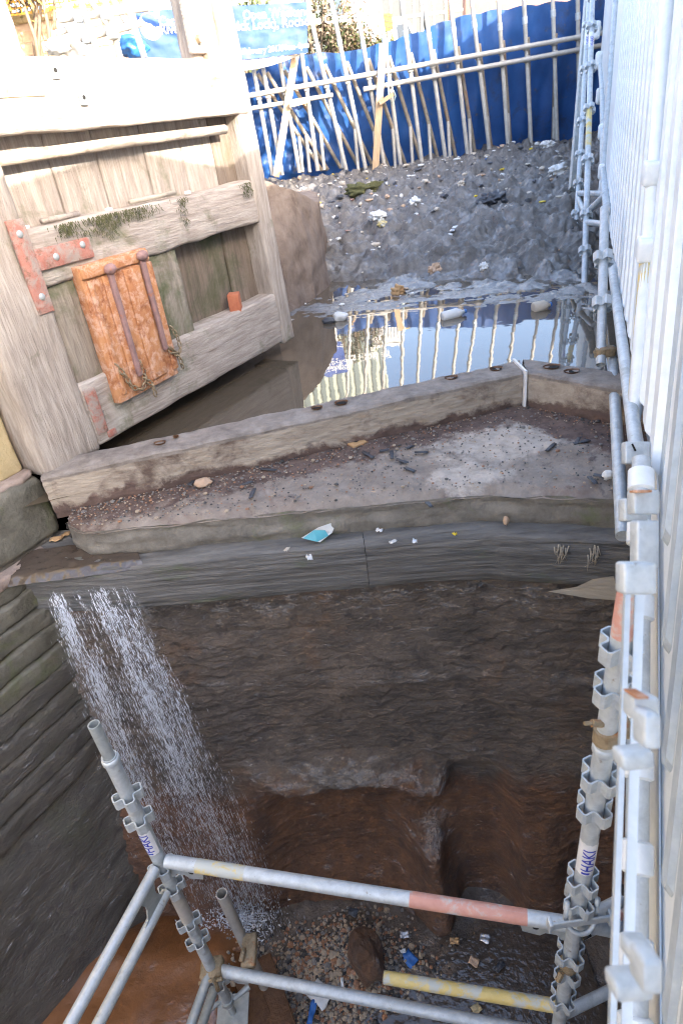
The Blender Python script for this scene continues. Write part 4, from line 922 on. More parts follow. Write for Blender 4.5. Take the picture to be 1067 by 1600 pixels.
b = MB(); b.tube([(RX-.03,RY-.02,-2.46),(RX-.045,RY-.03,-2.49)], .010, 6); b.build('bolt', MT['rusty_clip'], c2, world=True)
# ledgers
def ledger(p, q, bands=(), r=TW, mt='galv', hook=True, parent=sc):
    p, q = Vector(p), Vector(q); a = (q - p).normalized(); L_ = (q - p).length
    b = MB(); b.tube([p + a * .03, q - a * .03], r, 16); t = b.build('ledger', MT[mt], parent, smooth=True, world=True, angle=50)
    for (u, v, c) in bands: band(p + a * u * L_, p + a * v * L_, r, c, t)
    if hook:
        dn = Vector((0,0,-1))
        for e, s_ in ((p, 1), (q, -1)):
            b = MB(); b.prism([(.02,.0),(.17,-.012),(.155,-.085),(.10,-.095),(.085,-.075),(.05,-.075),(.035,-.10),(.018,-.10)], e, a * s_, Vector((0,0,1)), .007); hk = b.build('hook_plate', MT['galv_dull'], t, world=True)
            b = MB(); c = e + a * s_ * .115 + dn * .05; nn = a.cross(Z3); b.tube([c - nn * .0045, c + nn * .0045], .010, 10); b.build('hole', MT['black'], hk, world=True)
    return t
PL = Vector((LX, LY, -2.195)); PR = Vector((RX, RY, -2.195))
ledger(PL, PR, [(.105,.235,'yellow'),(.64,.90,'pink')])
PL2 = Vector((LX, LY, -3.06)); PR2 = Vector((RX, RY, -3.06))
ledger(PL2, PR2, [], mt='galv')
# yellow tube reaching in from the right standard, clamped at the far end
a = atz(600, 1527, -2.9); tb = MB(); tb.tube([a, Vector((RX, RY + .03, -2.87))], TW, 16, wall=.004); yt = tb.build('ledger', MT['yellow'], sc, smooth=True, world=True, angle=50)
# ledgers leaving the right standard towards the stair
e1 = Vector((RX, RY, -2.17)); dr = (atz(963, 1452, -2.25) - e1); q1 = e1 + dr.normalized() * 1.1
b = MB(); b.tube([e1 - dr.normalized() * .01, q1], .027, 16); g1 = b.build('ledger', MT['galv'], sc, smooth=True, world=True, angle=50)
b = MB(); c = e1 + Vector((.02, -.03, -.02)); b.tube([c, c + Vector((.004, -.012, -.004))], .014, 12); b.build('end_hole', MT['black'], g1, world=True)
for z in (-2.30, -2.40):
    a = Vector((RX + .03, RY + .05, z)); q = a + Vector((1.0, .28, 0)); b = MB(); b.tube([a, q], .021, 14); t = b.build('ledger', MT['galv'], sc, smooth=True, world=True, angle=50)
    if z < -2.35: band(a + (q - a) * .16, a + (q - a) * .24, .021, 'pink', t)
b = MB(); b.prism([(0,-.05),(.16,-.05),(.17,.02),(.14,.045),(0,.045)], Vector((RX + .035, RY + .045, -2.355)), Vector((1,.28,0)), Z3, .006); gp = b.build('gusset_plate', MT['galv_dull'], sc, world=True)
b = MB(); c = Vector((RX + .13, RY + .066, -2.36)); b.tube([c, c + Vector((.002,-.007,0))], .010, 10); b.build('hole', MT['black'], gp, world=True)
for z in (-2.98,):
    a = Vector((RX + .03, RY + .04, z)); q = a + Vector((1.0, .25, 0)); b = MB(); b.tube([a, q], .022, 14); b.build('ledger', MT['galv'], sc, smooth=True, world=True, angle=50)
# wedge and cup at the right node
b = MB(); b.rbox(RX-.10, RX+.085, RY-.045, RY-.037, -2.105, -2.072, .04, .004, 0); b.rbox(RX-.104,RX-.092,RY-.05,RY-.02,-2.115,-2.07,.04,.003,0); b.rbox(RX+.078,RX+.09,RY-.05,RY-.02,-2.125,-2.07,.04,.003,0); wg = b.build('wedge_bar', MT['galv'], sc, world=True)
b = MB(); ring = []
for k in range(13):
    t = lerp(math.pi * 1.0, math.pi * 2.0, k / 12); ring.append(Vector((RX + .045 * math.cos(t), RY - .02 + .03 * math.sin(t), -2.10 - .04 * abs(math.sin(t)))))
ring = [ring[0] + Vector((0,.0,.09))] + ring + [ring[-1] + Vector((0,.0,.09))]
b.tube(ring, .008, 8); b.build('cup', MT['galv'], wg, smooth=True, world=True)
# twin-tube lattice ledger going off to the left, with scalloped web plates
dl = Vector((-.37, -.93, 0)).normalized()
top_a, bot_a = Vector((LX, LY, -2.20)), Vector((LX, LY, -2.36))
lt = ledger(top_a, top_a + dl * 1.7, [(.32,.75,'yellow')], hook=False, r=.0205)
lb = ledger(bot_a, bot_a + dl * 1.7, [], hook=False, r=.0205)
for u in (.10, .58, 1.15):
    c = top_a + dl * u; b = MB()
    b.prism([(-.09,-.16),(-.09,-.148),(-.045,-.13),(-.03,-.09),(-.03,-.07),(-.045,-.03),(-.09,-.012),(-.09,0),(.09,0),(.09,-.012),(.045,-.03),(.03,-.07),(.03,-.09),(.045,-.13),(.09,-.148),(.09,-.16)], c, dl, Z3, .006)
    b.build('web_plate', MT['galv_dull'], lt, world=True)
top_b = Vector((LX, LY, -3.05)); bot_b = Vector((LX, LY, -3.17)); dl2 = Vector((-.30, -.95, 0)).normalized()
ledger(top_b, top_b + dl2 * 1.5, [], hook=False, r=.0205, mt='galv_dull'); ledger(bot_b, bot_b + dl2 * 1.5, [], hook=False, r=.0205, mt='galv_dull')
b = MB(); b.rbox(LX-.045, LX+.05, LY-.05, LY+.04, -3.09, -3.03, .03, .012, .006); nd = b.build('coupler', MT['rusty_clip'], sc, smooth=True, world=True)
b = MB(); b.tube([(LX-.05,LY-.05,-3.06),(LX+.06,LY-.06,-3.02)], .008, 6); b.tube([(LX+.02,LY-.06,-3.12),(LX+.03,LY-.06,-2.98)], .009, 6); b.build('bolt', MT['rusty_clip'], nd, world=True)
# loose upright tube clamped to the lower ledger
tu = thing('scaffold_tube', 'open ended loose tube clamped upright to the lower ledger', 'tube', (-.71, 1.45, -3.6))
b = MB(); b.tube([(-.71,1.43,-2.66),(-.705,1.47,-3.72)], TW, 16, wall=.0035); b.build('tube', MT['pole'], tu, smooth=True, world=True, angle=50)
b = MB(); c = Vector((-.665, 1.33, -3.08)); b.tube([c + Vector((0,0,-.03)), c + Vector((0,0,.03))], .012, 8); b.tube([c + Vector((-.02,.03,0)), c + Vector((-.02,.03,.07))], .006, 8); b.tube([c + Vector((-.03,.0,.05)), c + Vector((-.02,.05,.05))], .012, 6)
b.rbox(c.x-.035,c.x+.03,c.y-.02,c.y+.12,c.z-.0,c.z+.04,.04,.012,.004); b.build('clip', MT['rusty_clip'], tu, smooth=True, world=True)

# ================================================================== STEEL STAIR on the right (local x along the stair, -y outwards, z up)
SR = math.pi / 2 - TA
stair = thing('access_stair', 'bright galvanised access stair tower with ribbed side panels on the right edge', 'stair', (0, 0, -3.8), SR)
SZ = 3.8
def sv(t, L_, z): return Vector((t, -L_, z + SZ))
RK = .42                                             # the panels lean back along the stair
def spoly(name, pts, L_, th, mt, parent=stair):
    b = MB(); n = len(pts); f = [sv(t, L_, z) for t, z in pts]; k = [sv(t, L_ + th, z) for t, z in pts]
    b.add(f + k, [tuple(range(n)), tuple(range(2*n-1, n-1, -1))] + [(i, n + i, n + (i+1) % n, (i+1) % n) for i in range(n)])
    return b.build(name, mt, parent)
TOPZ = 1.0
def top_t(t, zb): return t + RK * (TOPZ - zb)
pa = spoly('guard_panel', [(1.72,-1.04),(7.2,-.93),(7.2+RK*1.7,TOPZ),(1.72+RK*1.84,TOPZ)], .30, .012, MT['galv_blue'])  # back plate toned darker, so shade between the ribs sits in its colour
ribme = None
def rib(t0, zb, zt, wd, L_, dep, parent, name='rib', mt='galv_bright'):
    b = MB(); e = .018
    pts = [(t0, zb), (t0 + wd, zb), (t0 + wd + RK * (zt - zb), zt), (t0 + RK * (zt - zb), zt)]
    fr = [(t0 + e, zb + .02), (t0 + wd - e, zb + .02), (t0 + wd - e + RK * (zt - zb), zt), (t0 + e + RK * (zt - zb), zt)]
    A_ = [sv(t, L_, z) for t, z in pts]; B_ = [sv(t, L_ - dep, z) for t, z in fr]
    b.add(A_ + B_, [(4,5,6,7),(0,1,5,4),(1,2,6,5),(2,3,7,6),(3,0,4,7)])
    return b.build(name, MT[mt], parent)
k = 0; t0 = 1.80; proto = None
while t0 < 7.0:
    zb = lerp(-1.04, -.93, (t0 - 1.72) / 5.48) + .055
    if proto is None: proto = rib(t0, zb, TOPZ - .02, .13, .2995, .022, pa); pz = zb; pt = t0
    else:
        o = proto.copy(); COL.objects.link(o); o.location = (t0 - pt, 0, zb - pz)
    t0 += .235
for t_ in (2.05, 2.6, 3.2, 3.9, 4.7, 5.6, 6.5):
    b = MB(); e = sv(t_, .2985, lerp(-1.04, -.93, (t_ - 1.72) / 5.48) + .028); b.tube([e, e + Vector((0, .002, 0))], .009, 10); b.build('fixing_hole', MT['black'], pa)
# near panel whose bottom edge follows the flight down
def flz(t): return -1.06 + (t - 1.74) * .655
pb = spoly('guard_panel', [(.05,flz(.05)),(1.74,-1.06),(1.80,-1.0),(1.80+RK*1.8,TOPZ),(1.0+RK*1.8,1.22),(-.9,1.22)], .302, .012, MT['galv_bright'])
for t0 in (1.50,1.26,1.03,.82,.62,.42,.22):
    zb = flz(t0) + .17; b = MB(); wd = .075; n = 7; fr = []
    for j in range(n + 1):
        a = math.pi + math.pi * j / n; fr.append((t0 + wd/2 + wd/2 * math.cos(a), zb + .05 + .05 * math.sin(a)))
    zt = TOPZ - .02; fr += [(t0 + wd + RK * (zt - zb), zt), (t0 + RK * (zt - zb), zt)]
    cx_ = t0 + wd/2; f1 = [sv(t, .3015, z) for t, z in fr]; f2 = [sv(t + (cx_ - t) * .25 * (1 if z < zt - .1 else 0), .286, z + (.02 if z < zt - .1 else 0)) for t, z in fr]; nn = len(fr)
    b.add(f1 + f2, [tuple(range(nn, 2*nn))] + [(i, (i+1) % nn, nn + (i+1) % nn, nn + i) for i in range(nn)])
    b.build('channel_rib', MT['galv_blue'], pb)
# stringer plate, stringer tube, outer channel
def slope_bar(name, p, q, mt, r=None, w_=None, h_=None, parent=stair):
    b = MB(); P_, Q_ = sv(*p), sv(*q)
    if r: b.tube([P_, Q_], r, 16)
    else: b.beam(P_, Q_, w_, h_)
    return b.build(name, MT[mt], parent, smooth=bool(r), angle=50 if r else None)
stub = slope_bar('stringer_tube', (1.80,.245,-.93), (.28,.245,-1.92), 'galv', r=.026)
slope_bar('stringer_channel', (.92,.130,-.675), (.37,.130,-1.135), 'galv_blue', w_=.008, h_=.03)
slope_bar('stringer_flange', (.92,.150,-.690), (.37,.150,-1.150), 'galv_bright', w_=.014, h_=.006)
spoly('stringer_plate', [(1.86,-.98),(1.86,-1.16),(.2,-2.36),(-.1,-2.36),(-.1,flz(.05)),(1.74,-1.03)], .296, .004, MT['galv_bright'])
def bracket(t, z, L_, k, parent, hole=True):
    """saddle round the stringer tube with a lug reaching outwards"""
    ax = (sv(.28,.245,-1.92) - sv(1.8,.245,-.93)).normalized(); c = sv(t, L_, z)
    b = MB(); b.tube([c - ax * .036, c - ax * .03, c + ax * .03, c + ax * .036], [.027,.036,.036,.027], 16); s_ = b.build('saddle', MT['galv_bright'], parent, smooth=True, angle=50)
    if hole:
        b = MB(); e = sv(t - .05, L_ - .028, z - .06); b.tube([e, e + Vector((0, -.004, 0))], .012, 12); b.build('bolt_hole', MT['black'], s_)
    return s_
for k, t in enumerate((1.74,1.60,1.42,1.20,1.09,.92,.76,.64,.5)):
    z = lerp(-.93, -1.92, (1.80 - t) / 1.52) ; bracket(t, z, .245, 1.0, stair, k % 2 == 1)
# treads inside the flight
for k in range(9):
    t = 1.72 - .2 * k; z = -.98 - .135 * k; b = MB(); b.rbox(t-.12, t+.12, -.95, -.315, SZ+z-.035, SZ+z, .2, .006, 0); b.build('tread', MT['galv'], stair, smooth=True, angle=40)
# landing deck, and ledgers under the landing
b = MB(); b.rbox(1.85, 7.0, -.98, -.33, SZ-1.06, SZ-1.02, .3, .006, 0); b.build('landing_deck', MT['galv'], stair, smooth=True, angle=40)
slope_bar('ledger', (4.3,.255,-.905), (1.95,.255,-1.005), 'galv', r=.0242)
lo = slope_bar('ledger', (3.42,.258,-1.20), (2.05,.258,-1.375), 'galv', r=.026)
b = MB(); b.tube([sv(3.42,.258,-1.20), sv(3.56,.258,-1.18)], .019, 12); b.build('spigot', MT['galv_dull'], lo, smooth=True, angle=50)
# claw fittings and lugs reaching out over the channel
def lug(px, py, wp, hp, L_, slot=False, mt='galv', tilt=0.0):
    r_ = ray(px, py); c = r_ * (L_ / r_.dot(TN)); q = Matrix.Rotation(-SR, 3, 'Z') @ c; q.z += SZ
    k = (M.transposed() @ c).z / F; w_, h_ = wp * k * .88, hp * k * .82
    b = MB(); b.rbox(-w_/2, w_/2, -.022, .012, -h_/2, h_/2, .015, min(.005, h_*.3), 0)
    X = (Matrix.Rotation(-SR, 3, 'Z') @ M.transposed().col[0].__class__(M.row[0] if False else camo.matrix_world.to_3x3().col[0])).normalized(); Zc = (Matrix.Rotation(-SR, 3, 'Z') @ camo.matrix_world.to_3x3().col[1]).normalized(); Y = Zc.cross(X)
    T3 = Matrix.Rotation(tilt, 3, 'Y'); b.v = [(lambda u: X * u.x + Y * u.y + Zc * u.z + q)(T3 @ v) for v in b.v]
    o = b.build('lug', MT[mt], stair, smooth=True, angle=45)
    if slot:
        b = MB(); b.rbox(-.0022, .0022, -.026, -.020, -h_*.02, h_*.34, .02, .0005, 0); b.v = [(lambda u: X * u.x + Y * u.y + Zc * u.z + q)(Matrix.Rotation(-.45, 3, 'Y') @ v + Vector((-w_*.12, 0, h_*.08))) for v in b.v]; b.build('slot', MT['black'], o)
    return o
lug(991, 708, 44, 42, .235, True); lug(986, 797, 42, 44, .16, True)
lug(1002, 785, 46, 46, .165); lug(990, 902, 58, 60, .125); lug(997, 1100, 46, 44, .12); lug(985, 1180, 56, 34, .12, tilt=-.1); lug(992, 1478, 44, 34, .118); lug(978, 1530, 66, 34, .116, tilt=-.08)
lug(1006, 1134, 30, 66, .122); lug(1004, 1505, 36, 64, .12); lug(1004, 850, 40, 90, .17)
lug(998, 768, 26, 5, .155, mt='iron_rust'); lug(990, 1082, 22, 5, .112, mt='iron_rust')
# standard in front of the landing panel, with yellow paint and two collar boxes
def raked(t, z0, z1, L_, r, mt, name='standard'):
    return slope_bar(name, (t, L_, z0), (t + .55 * (z1 - z0), L_, z1), mt, r=r)
st1 = raked(2.30, -1.03, .75, .268, .0242, 'galv_bright')
b = MB(); b.tube([sv(2.34,.268,-.97), sv(2.30+.55*.50,.268,-.53)], .0249, 14, caps=False); b.build('paint_band', MT['yellow'], st1, smooth=True)
for z in (-.50, -.27):
    c = sv(2.30 + .55 * (z + 1.03), .262, z); b = MB(); b.rbox(-.05,.05,-.03,.03,-.04,.04,.03,.012,0); b.v = [v + c for v in b.v]; b.build('collar', MT['galv_bright'], st1, smooth=True, angle=45)
# far label post on the panel
fpst = slope_bar('standard', (7.0,.262,-.9), (8.0,.262,.95), 'galv', r=.03)
# far flight rising away: raking stringer, brackets with tube ends, and its panel
fl_pts = [(t * 1.7, z * 1.7) for t, z in ((3.2,-.455),(4.2,-.37),(4.85,-.18),(5.85,.02),(7.3,.22),(7.75,.29))]
spoly('guard_panel', [(6.2,-.93),(7.4,-.69),(8.5,-.38),(10.2,-.03),(12.4,.30),(13.2,.46),(13.2,1.6),(7.0,1.25)], .278, .008, MT['galv_bright'])
b = MB(); b.tube([sv(t, .256, z) for t, z in fl_pts], .030, 10); b.build('stringer_tube', MT['galv'], stair, smooth=True)
for (px, py, t) in ((933,47,13.0),(936,94,12.0),(937,150,10.0),(940,206,8.1),(940,268,7.1),(941,292,6.8)):
    r_ = Matrix.Rotation(-SR, 3, 'Z') @ ray(px, py); c = r_ * (t / r_.x); c.z += SZ
    b = MB(); b.rbox(-.045,.045,-.02,.03,-.055,.055,.03,.018,.0); b.v = [v * (t / 6) + c for v in b.v]; cl = b.build('claw', MT['galv_bright'], stair, smooth=True)
    b = MB(); ctr = c + Vector((0, -.012, .01)); b.tube([ctr + Vector((.05, 0, 0)), ctr + Vector((-.055, 0, 0))], .024 * t / 6, 12, wall=.004); b.build('tube_end', MT['galv_dull'], cl, smooth=True)

# ================================================================== STANDARDS beside the stair, on the mud and on the sill
def free_std(label, p, q, r, cols, mt='galv', bands=(), base=False, lab=None):
    p, q = Vector(p), Vector(q); a = (q - p).normalized(); t = thing('scaffold_standard', label, 'scaffold tube', tuple(p), group=None)
    b = MB(); b.tube([p, q], r, 12, wall=.004); o = b.build('tube', MT[mt], t, smooth=True, world=True, angle=50)
    L_ = (q - p).length
    for u in cols: collar(p + a * (u * L_), a, .4, t, r, 1.25)
    for (u, v, c) in bands: band(p + a * u * L_, p + a * v * L_, r, c, t)
    if lab: sticker(p + a * lab * L_, a, (-.2,-1,.2), t, r, .2)
    return t
p = atd(912, 452, 5.1); q = atd(926, -40, 6.3); free_std('galvanised standard with a yellow band and many collars standing in the muddy puddle', p, q, .025, (.10,.20,.36,.52,.66,.80,.92), bands=((.40,.52,'yellow'),), lab=.75)
p = atd(898, 384, 6.1); q = atd(921, -30, 7.4); free_std('thinner standard with collars just left of the yellow banded one', p, q, .025, (.1,.2,.3,.42,.62,.8), lab=.74)
p = atd(894, 296, 7.0); q = atd(920, -30, 7.6); b = MB(); b.beam(p, q, .075, .05, (0,1,0)); loose('batten', 'dark grey batten leaning at the right end of the dam', 'batten', b, MT['galv_dull'], smooth=False)
p = atz(938, 570, -1.195); q = atd(944, 325, 3.45); free_std('thick standard standing on the short sill timber by the water', p, q, .0242, (.37,.66), mt='galv')
b = MB(); c = p.lerp(q, .07); b.tube([c - Vector((0,0,.02)), c + Vector((0,0,.025))], .033, 12); b.rbox(c.x-.01,c.x+.07,c.y-.03,c.y+.03,c.z-.02,c.z+.03,.03,.01,.004); b.tube([c + Vector((-.04,0,.01)), c + Vector((.09,0,.015))], .008, 6)
loose('coupler', 'rusty swivel coupler at the foot of the thick standard', 'coupler', b, MT['rusty_clip'], angle=50)
for (a, b_, da, db, r_, l) in (((905,302),(944,303),6.0,5.2,.025,'short level tube joining the two mud standards to the stair'),((903,310),(914,335),6.0,5.4,.022,'short brace tube rising left of the banded standard'),((918,330),(944,305),5.4,5.0,.024,'short brace tube rising right of the banded standard'),((917,347),(942,350),5.3,5.0,.024,'stub of tube under the braces by the stair')):
    m = MB(); m.tube([atd(*a, da), atd(*b_, db)], r_, 10); loose('brace_tube', l, 'scaffold tube', m, MT['galv'], angle=50)

hd = thing('shade_hoarding', 'added timber hoarding on the right bank that shades the blue dam', 'hoarding', (5, 10, .3), SR)  # added board fence that throws shade on the dam
for k in range(36):
    m = MB(); t = 8.0 + k * .26; m.rbox(t - 10.5, t - 10.5 + .25, .0, .03, 0, 2.1 + .01 * (k % 3), .5, .004, .002, seed=k); m.v = [Vector((v.x + 10.5, v.y - 1.0, v.z + 0)) for v in m.v]
    c_ = Matrix.Rotation(-SR, 3, 'Z') @ Vector((5, 10, 0)); m.v = [v - c_ for v in m.v]; m.build('board', MT['timber_new'], hd, smooth=True)

# ================================================================== WATERFALL over the left end of the cill
rn = random.Random(3)
m = MB()
def drop(p, q, r):
    p, q = Vector(p), Vector(q); a = (q - p).normalized(); x = a.cross(Vector((.3,.2,.93))).normalized(); y = a.cross(x); c = (p + q) / 2
    vs = [p] + [c + x * (r * math.cos(t)) + y * (r * math.sin(t)) for t in (0, 2.09, 4.19)] + [q]
    m.add(vs, [(0,1,2),(0,2,3),(0,3,1),(4,2,1),(4,3,2),(4,1,3)])
def fall(u, t):
    """u across the sheet 0..1, t time of fall"""
    vx, vy = lerp(.30, .62, u), lerp(-.62, -.95, u) 
    return Vector((lerp(-1.40, -1.02, u) + vx * t, YB(-1.2) - .10 + vy * t, -1.66 - .35 * t - 4.9 * t * t))
strands = [(.06,.35),(.13,.8),(.19,1.0),(.36,.25),(.55,.55),(.62,1.0),(.69,.8),(.84,.75),(.93,.35)]
for k in range(30000):
    s0, wt = rn.choice(strands); t = .63 * rn.random() ** .62
    u = s0 + rn.gauss(0, .016 + .22 * t)
    if rn.random() > wt * (1.0 - .15 * sm(.25, .62, t)) * (.12 + .3 * t + 1.15 * max(0, .42 + noise.noise(Vector((u * 5, t * 9, 0))) + .4 * noise.noise(Vector((u * 14, t * 24, 4))))): continue
    p = fall(u, t); jit = .004 + .03 * t
    p += Vector((rn.gauss(0, jit), rn.gauss(0, jit), rn.gauss(0, jit)))
    L_ = rn.uniform(.006, .03) * (1 + 1.4 * t) * (2.6 if rn.random() < .08 else 1)
    v = (fall(u, t + .01) - fall(u, t)).normalized(); drop(p, p + v * L_, (.0004 + .0011 * rn.random() ** 2) * (1 + .9 * t))
for s0, wt in strands:                # clear ropes of water breaking up as they fall
    for q in range(int(2.5 * wt)):
        t = rn.uniform(0, .05); s1 = s0 + rn.gauss(0, .02)
        while t < .30 + .2 * rn.random():
            dt = rn.uniform(.02, .06); pts = [fall(s1 + rn.gauss(0, .004), t + dt * e / 4) + Vector((rn.gauss(0,.003), rn.gauss(0,.003), 0)) for e in range(5)]
            m.tube(pts, [.0003, .0012, .0020, .0012, .0003], 5, caps=False); t += dt + rn.uniform(.0, .05)
for k in range(1600):          # splash at the foot
    a = rn.uniform(0, 6.28); r_ = abs(rn.gauss(0, .12)); p = Vector((-.88 + r_ * math.cos(a) * 1.1, 1.80 + r_ * .55 * math.sin(a), -3.70 + abs(rn.gauss(0, .035)))); drop(p, p + Vector((rn.gauss(0,.01), rn.gauss(0,.01), .012)), rn.uniform(.002, .005))
tag(m.build('waterfall', MT['spray']), kind='stuff')
for q in range(3):
    m = MB(); uv = []
    def sheet(u, v):
        t = .60 * v ** .8; uu = -.03 + 1.06 * u + .05 * (q - 1) * t; uv.append((u + q * 3.3, t))
        return fall(uu, t) + Vector((.012 * noise.noise(Vector((u * 8, t * 3, q))), (q - 1) * (.012 + .05 * t) + .02 * noise.noise(Vector((u * 6, t * 4, q + 5))), 0))
    m.grid(sheet, 60, 60); o = m.build('water_sheet', MT['veil'], smooth=True)
    for nm, k in (('across', 0), ('fall', 1)):
        a = o.data.attributes.new(nm, 'FLOAT', 'POINT'); a.data.foreach_set('value', [x[k] for x in uv])
    tag(o, kind='stuff')
for q in range(2):
    m = MB(); uv = []
    def cling(u, v):
        uv.append((u * 1.4 + q * 2.1, v * .30)); x = lerp(-1.44, -1.02 + .05 * v, u)
        return Vector((x + .04 * v, YB(x) - .10 - .012 * q - .02 * v, lerp(-1.56, -1.86 - .05 * q, v)))
    m.grid(cling, 40, 20); o = m.build('water_sheet', MT['veil'], smooth=True)
    for nm, k in (('across', 0), ('fall', 1)):
        a = o.data.attributes.new(nm, 'FLOAT', 'POINT'); a.data.foreach_set('value', [x[k] for x in uv])
    tag(o, kind='stuff')
# film of water running over the cill's left end
m = MB(); m.grid(lambda u, v: (lerp(-1.50, -.98, u) + .1 * v * (u - .3), YB(-1.2) + lerp(.10, -.10, v) - .016 - .02 * math.sin(v * 3), -1.535 - .02 * v - .10 * max(0, v - .8) * 5 * .3 + .006 * fbm((u * 6, v * 3, 2), 2)), 40, 20)
tag(m.build('overflow_water', MT['seep'], smooth=True), kind='structure')

# ================================================================== CHAMBER FLOOR: gravel, boulder, planks, litter
peb = [nmat('pebble_buff', (.30,.23,.16), (.46,.37,.27), 20, .5, .3, 60), nmat('pebble_rust', (.22,.11,.06), (.36,.19,.11), 20, .5, .3, 60), nmat('pebble_grey', (.14,.13,.12), (.26,.24,.22), 20, .4, .3, 60), nmat('pebble_dark', (.03,.03,.03), (.07,.065,.06), 20, .3, .3, 60)]
m = MB()
for k in range(4200):
    x, y = rn.gauss(-.38, .24), rn.gauss(1.50, .17)
    if not (-.92 < x < .35) or y > 1.98 - .2 * abs(x) : continue
    if (x + .32) ** 2 / .34 + (y - 1.5) ** 2 / .15 > 1 + .5 * noise.noise(Vector((x * 4, y * 4, 0))): continue
    r_ = rn.uniform(.004, .012) * (1.9 if rn.random() < .06 else 1); m.mi = rn.choice((0,0,0,1,1,2,2,3)); m.blob((x, y, floorz(x, y) + r_ * .5), r_, 0, .35, 2, k, (1, rn.uniform(.7, 1.2), .75))
for k in range(500):
    x, y = rn.uniform(-.2, .9), rn.uniform(.95, 1.65); r_ = rn.uniform(.004, .012); m.mi = rn.choice((2,3,3)); m.blob((x, y, floorz(x, y) + r_ * .4), r_, 0, .4, 2, k, (1.3, 1, .6))
tag(m.build('gravel', peb), kind='stuff')
c = atz(572, 1492, -3.66); m = MB(); m.blob(c, 1, 4, .30, 1.6, 4, (.085,.125,.12), Matrix.Rotation(.35, 3, 'Z')); loose('boulder', 'wet ochre brown boulder lying on the gravel below the tubes', 'boulder', m, MT['slime_brown'])
def flat(px, py, z, w_, h_, rot, th=.006, mt='paper', crumple=.01, seed=0, n=6):
    c = atz(px, py, z); b = MB(); Q_ = Matrix.Rotation(rot, 3, 'Z')
    def fn(u, v):
        p = Q_ @ Vector(((u - .5) * w_ * (1 + .25 * noise.noise(Vector((v * 2, seed, 0)))), (v - .5) * h_ * (1 + .25 * noise.noise(Vector((u * 2, seed, 5)))), 0))
        return p + c + Vector((0, 0, th + crumple * (1 + noise.noise(Vector((u * 2.5, v * 2.5, seed)) * 1.3))))
    b.grid(fn, n, n); k = len(b.v); top = list(b.v); b.v += [v - Vector((0, 0, th)) for v in top]; N = n + 1
    b.f += [[i + k for i in f][::-1] for f in b.f]; b.m += b.m[:]
    edge = [(i, i + 1) for i in range(n)] + [(n + i * N, n + (i + 1) * N) for i in range(n)] + [(n * N + i + 1, n * N + i) for i in range(n)] + [((i + 1) * N, i * N) for i in range(n)]
    for a, e in edge: b.f.append([e, a, a + k, e + k]); b.m.append(0)
    return b
# planks under the loose tube
for a, b_, l in (((408,1500),(452,1625),'wet brown plank to the right of the loose tube foot'),((384,1530),(424,1640),'wet brown plank under the foot of the loose tube')):
    p, q = atz(*a, -3.66), atz(*b_, -3.62); m = MB(); L_ = (q - p).length; m.rbox(0, L_, -.055, .055, -.025, .025, .05, .006, .006, 6, seed=L_)
    X = (q - p).normalized(); Y = Z3.cross(X).normalized(); W3 = X.cross(Y); m.v = [p + X * v.x + Y * v.y + W3 * v.z for v in m.v]; loose('plank', l, 'plank', m, MT['plank_wet'])
# grinder disc: blue print, red flash, dark hole
c = atz(565, 1500, -3.68); g = thing('grinding_disc', 'round worn grinding disc with blue and red print beside the boulder', 'disc', tuple(c)); nrm = Vector((-.1,-.55,.83)).normalized(); ux = Vector((1,0,0)); uy = nrm.cross(ux).normalized(); ux = uy.cross(nrm)
def dsk(r0, r1, a0, a1, h, mt, name, n=22):
    b = MB(); vs = []
    for k in range(n + 1):
        t = lerp(a0, a1, k / n)
        for r_ in (r0, r1): vs.append(c + ux * r_ * math.cos(t) + uy * r_ * math.sin(t) + nrm * h)
    b.add(vs, [(2*k, 2*k+1, 2*k+3, 2*k+2) for k in range(n)]); return b.build(name, mt, g, world=True)
b = MB(); b.tube([c - nrm * .003, c + nrm * .003], .056, 24); b.build('disc', MT['blue_rag'], g, world=True)
dsk(.012, .024, 0, 6.283, .0038, MT['paper'], 'centre_ring'); dsk(.0, .011, 0, 6.283, .0042, MT['black'], 'centre_hole'); dsk(.026, .052, .7, 1.5, .0038, MT['iron_red'], 'red_print'); dsk(.026, .050, 1.7, 4.0, .0038, MT['card'], 'worn_face')
LIT = [('foil_wrapper','silver foil wrapper on the wet floor under the upper ledger',632,1462,.05,.035,'foil'),('foil_wrapper','second silver wrapper with pink edge on the dark silt',757,1468,.04,.05,'foil'),('blue_wrapper','crumpled bright blue wrapper above the yellow tube',640,1500,.075,.06,'blue_rag'),
 ('paper_scrap','small white scrap beside the blue wrapper',630,1488,.03,.02,'white_pl'),('blue_tape','strip of blue tape beside the wet plank',488,1583,.10,.03,'blue_rag'),('clear_bag','glassy clear plastic bag below the gravel',500,1555,.11,.09,'white_pl'),
 ('yellow_scrap','yellow scrap lying on the wet plank end',450,1592,.055,.045,'sign_y'),('leaf_scrap','brown leaf on the dark silt beyond the yellow tube',710,1472,.03,.05,'card'),('stone_chip','buff stone chip at the edge of the dark silt',740,1504,.05,.04,'brick_pale'),('stone_chip','pale stone lying below the yellow tube',744,1578,.045,.04,'stone_yellow'),
 ('card_strip','white strip standing in the gravel',535,1538,.05,.015,'white_pl'),('black_lump','black lump of coal at the top of the gravel',552,1427,.05,.04,'slate'),('slate_chip','black slate chip on the silt left of the right standard',780,1512,.06,.03,'slate')]
for k, (nm, l, px, py, w_, h_, mt) in enumerate(LIT): loose(nm, l, nm.split('_')[-1], flat(px, py, -3.765 if px > 620 else -3.71, w_, h_, k * 1.1, .004, mt, .012, k), MT[mt])

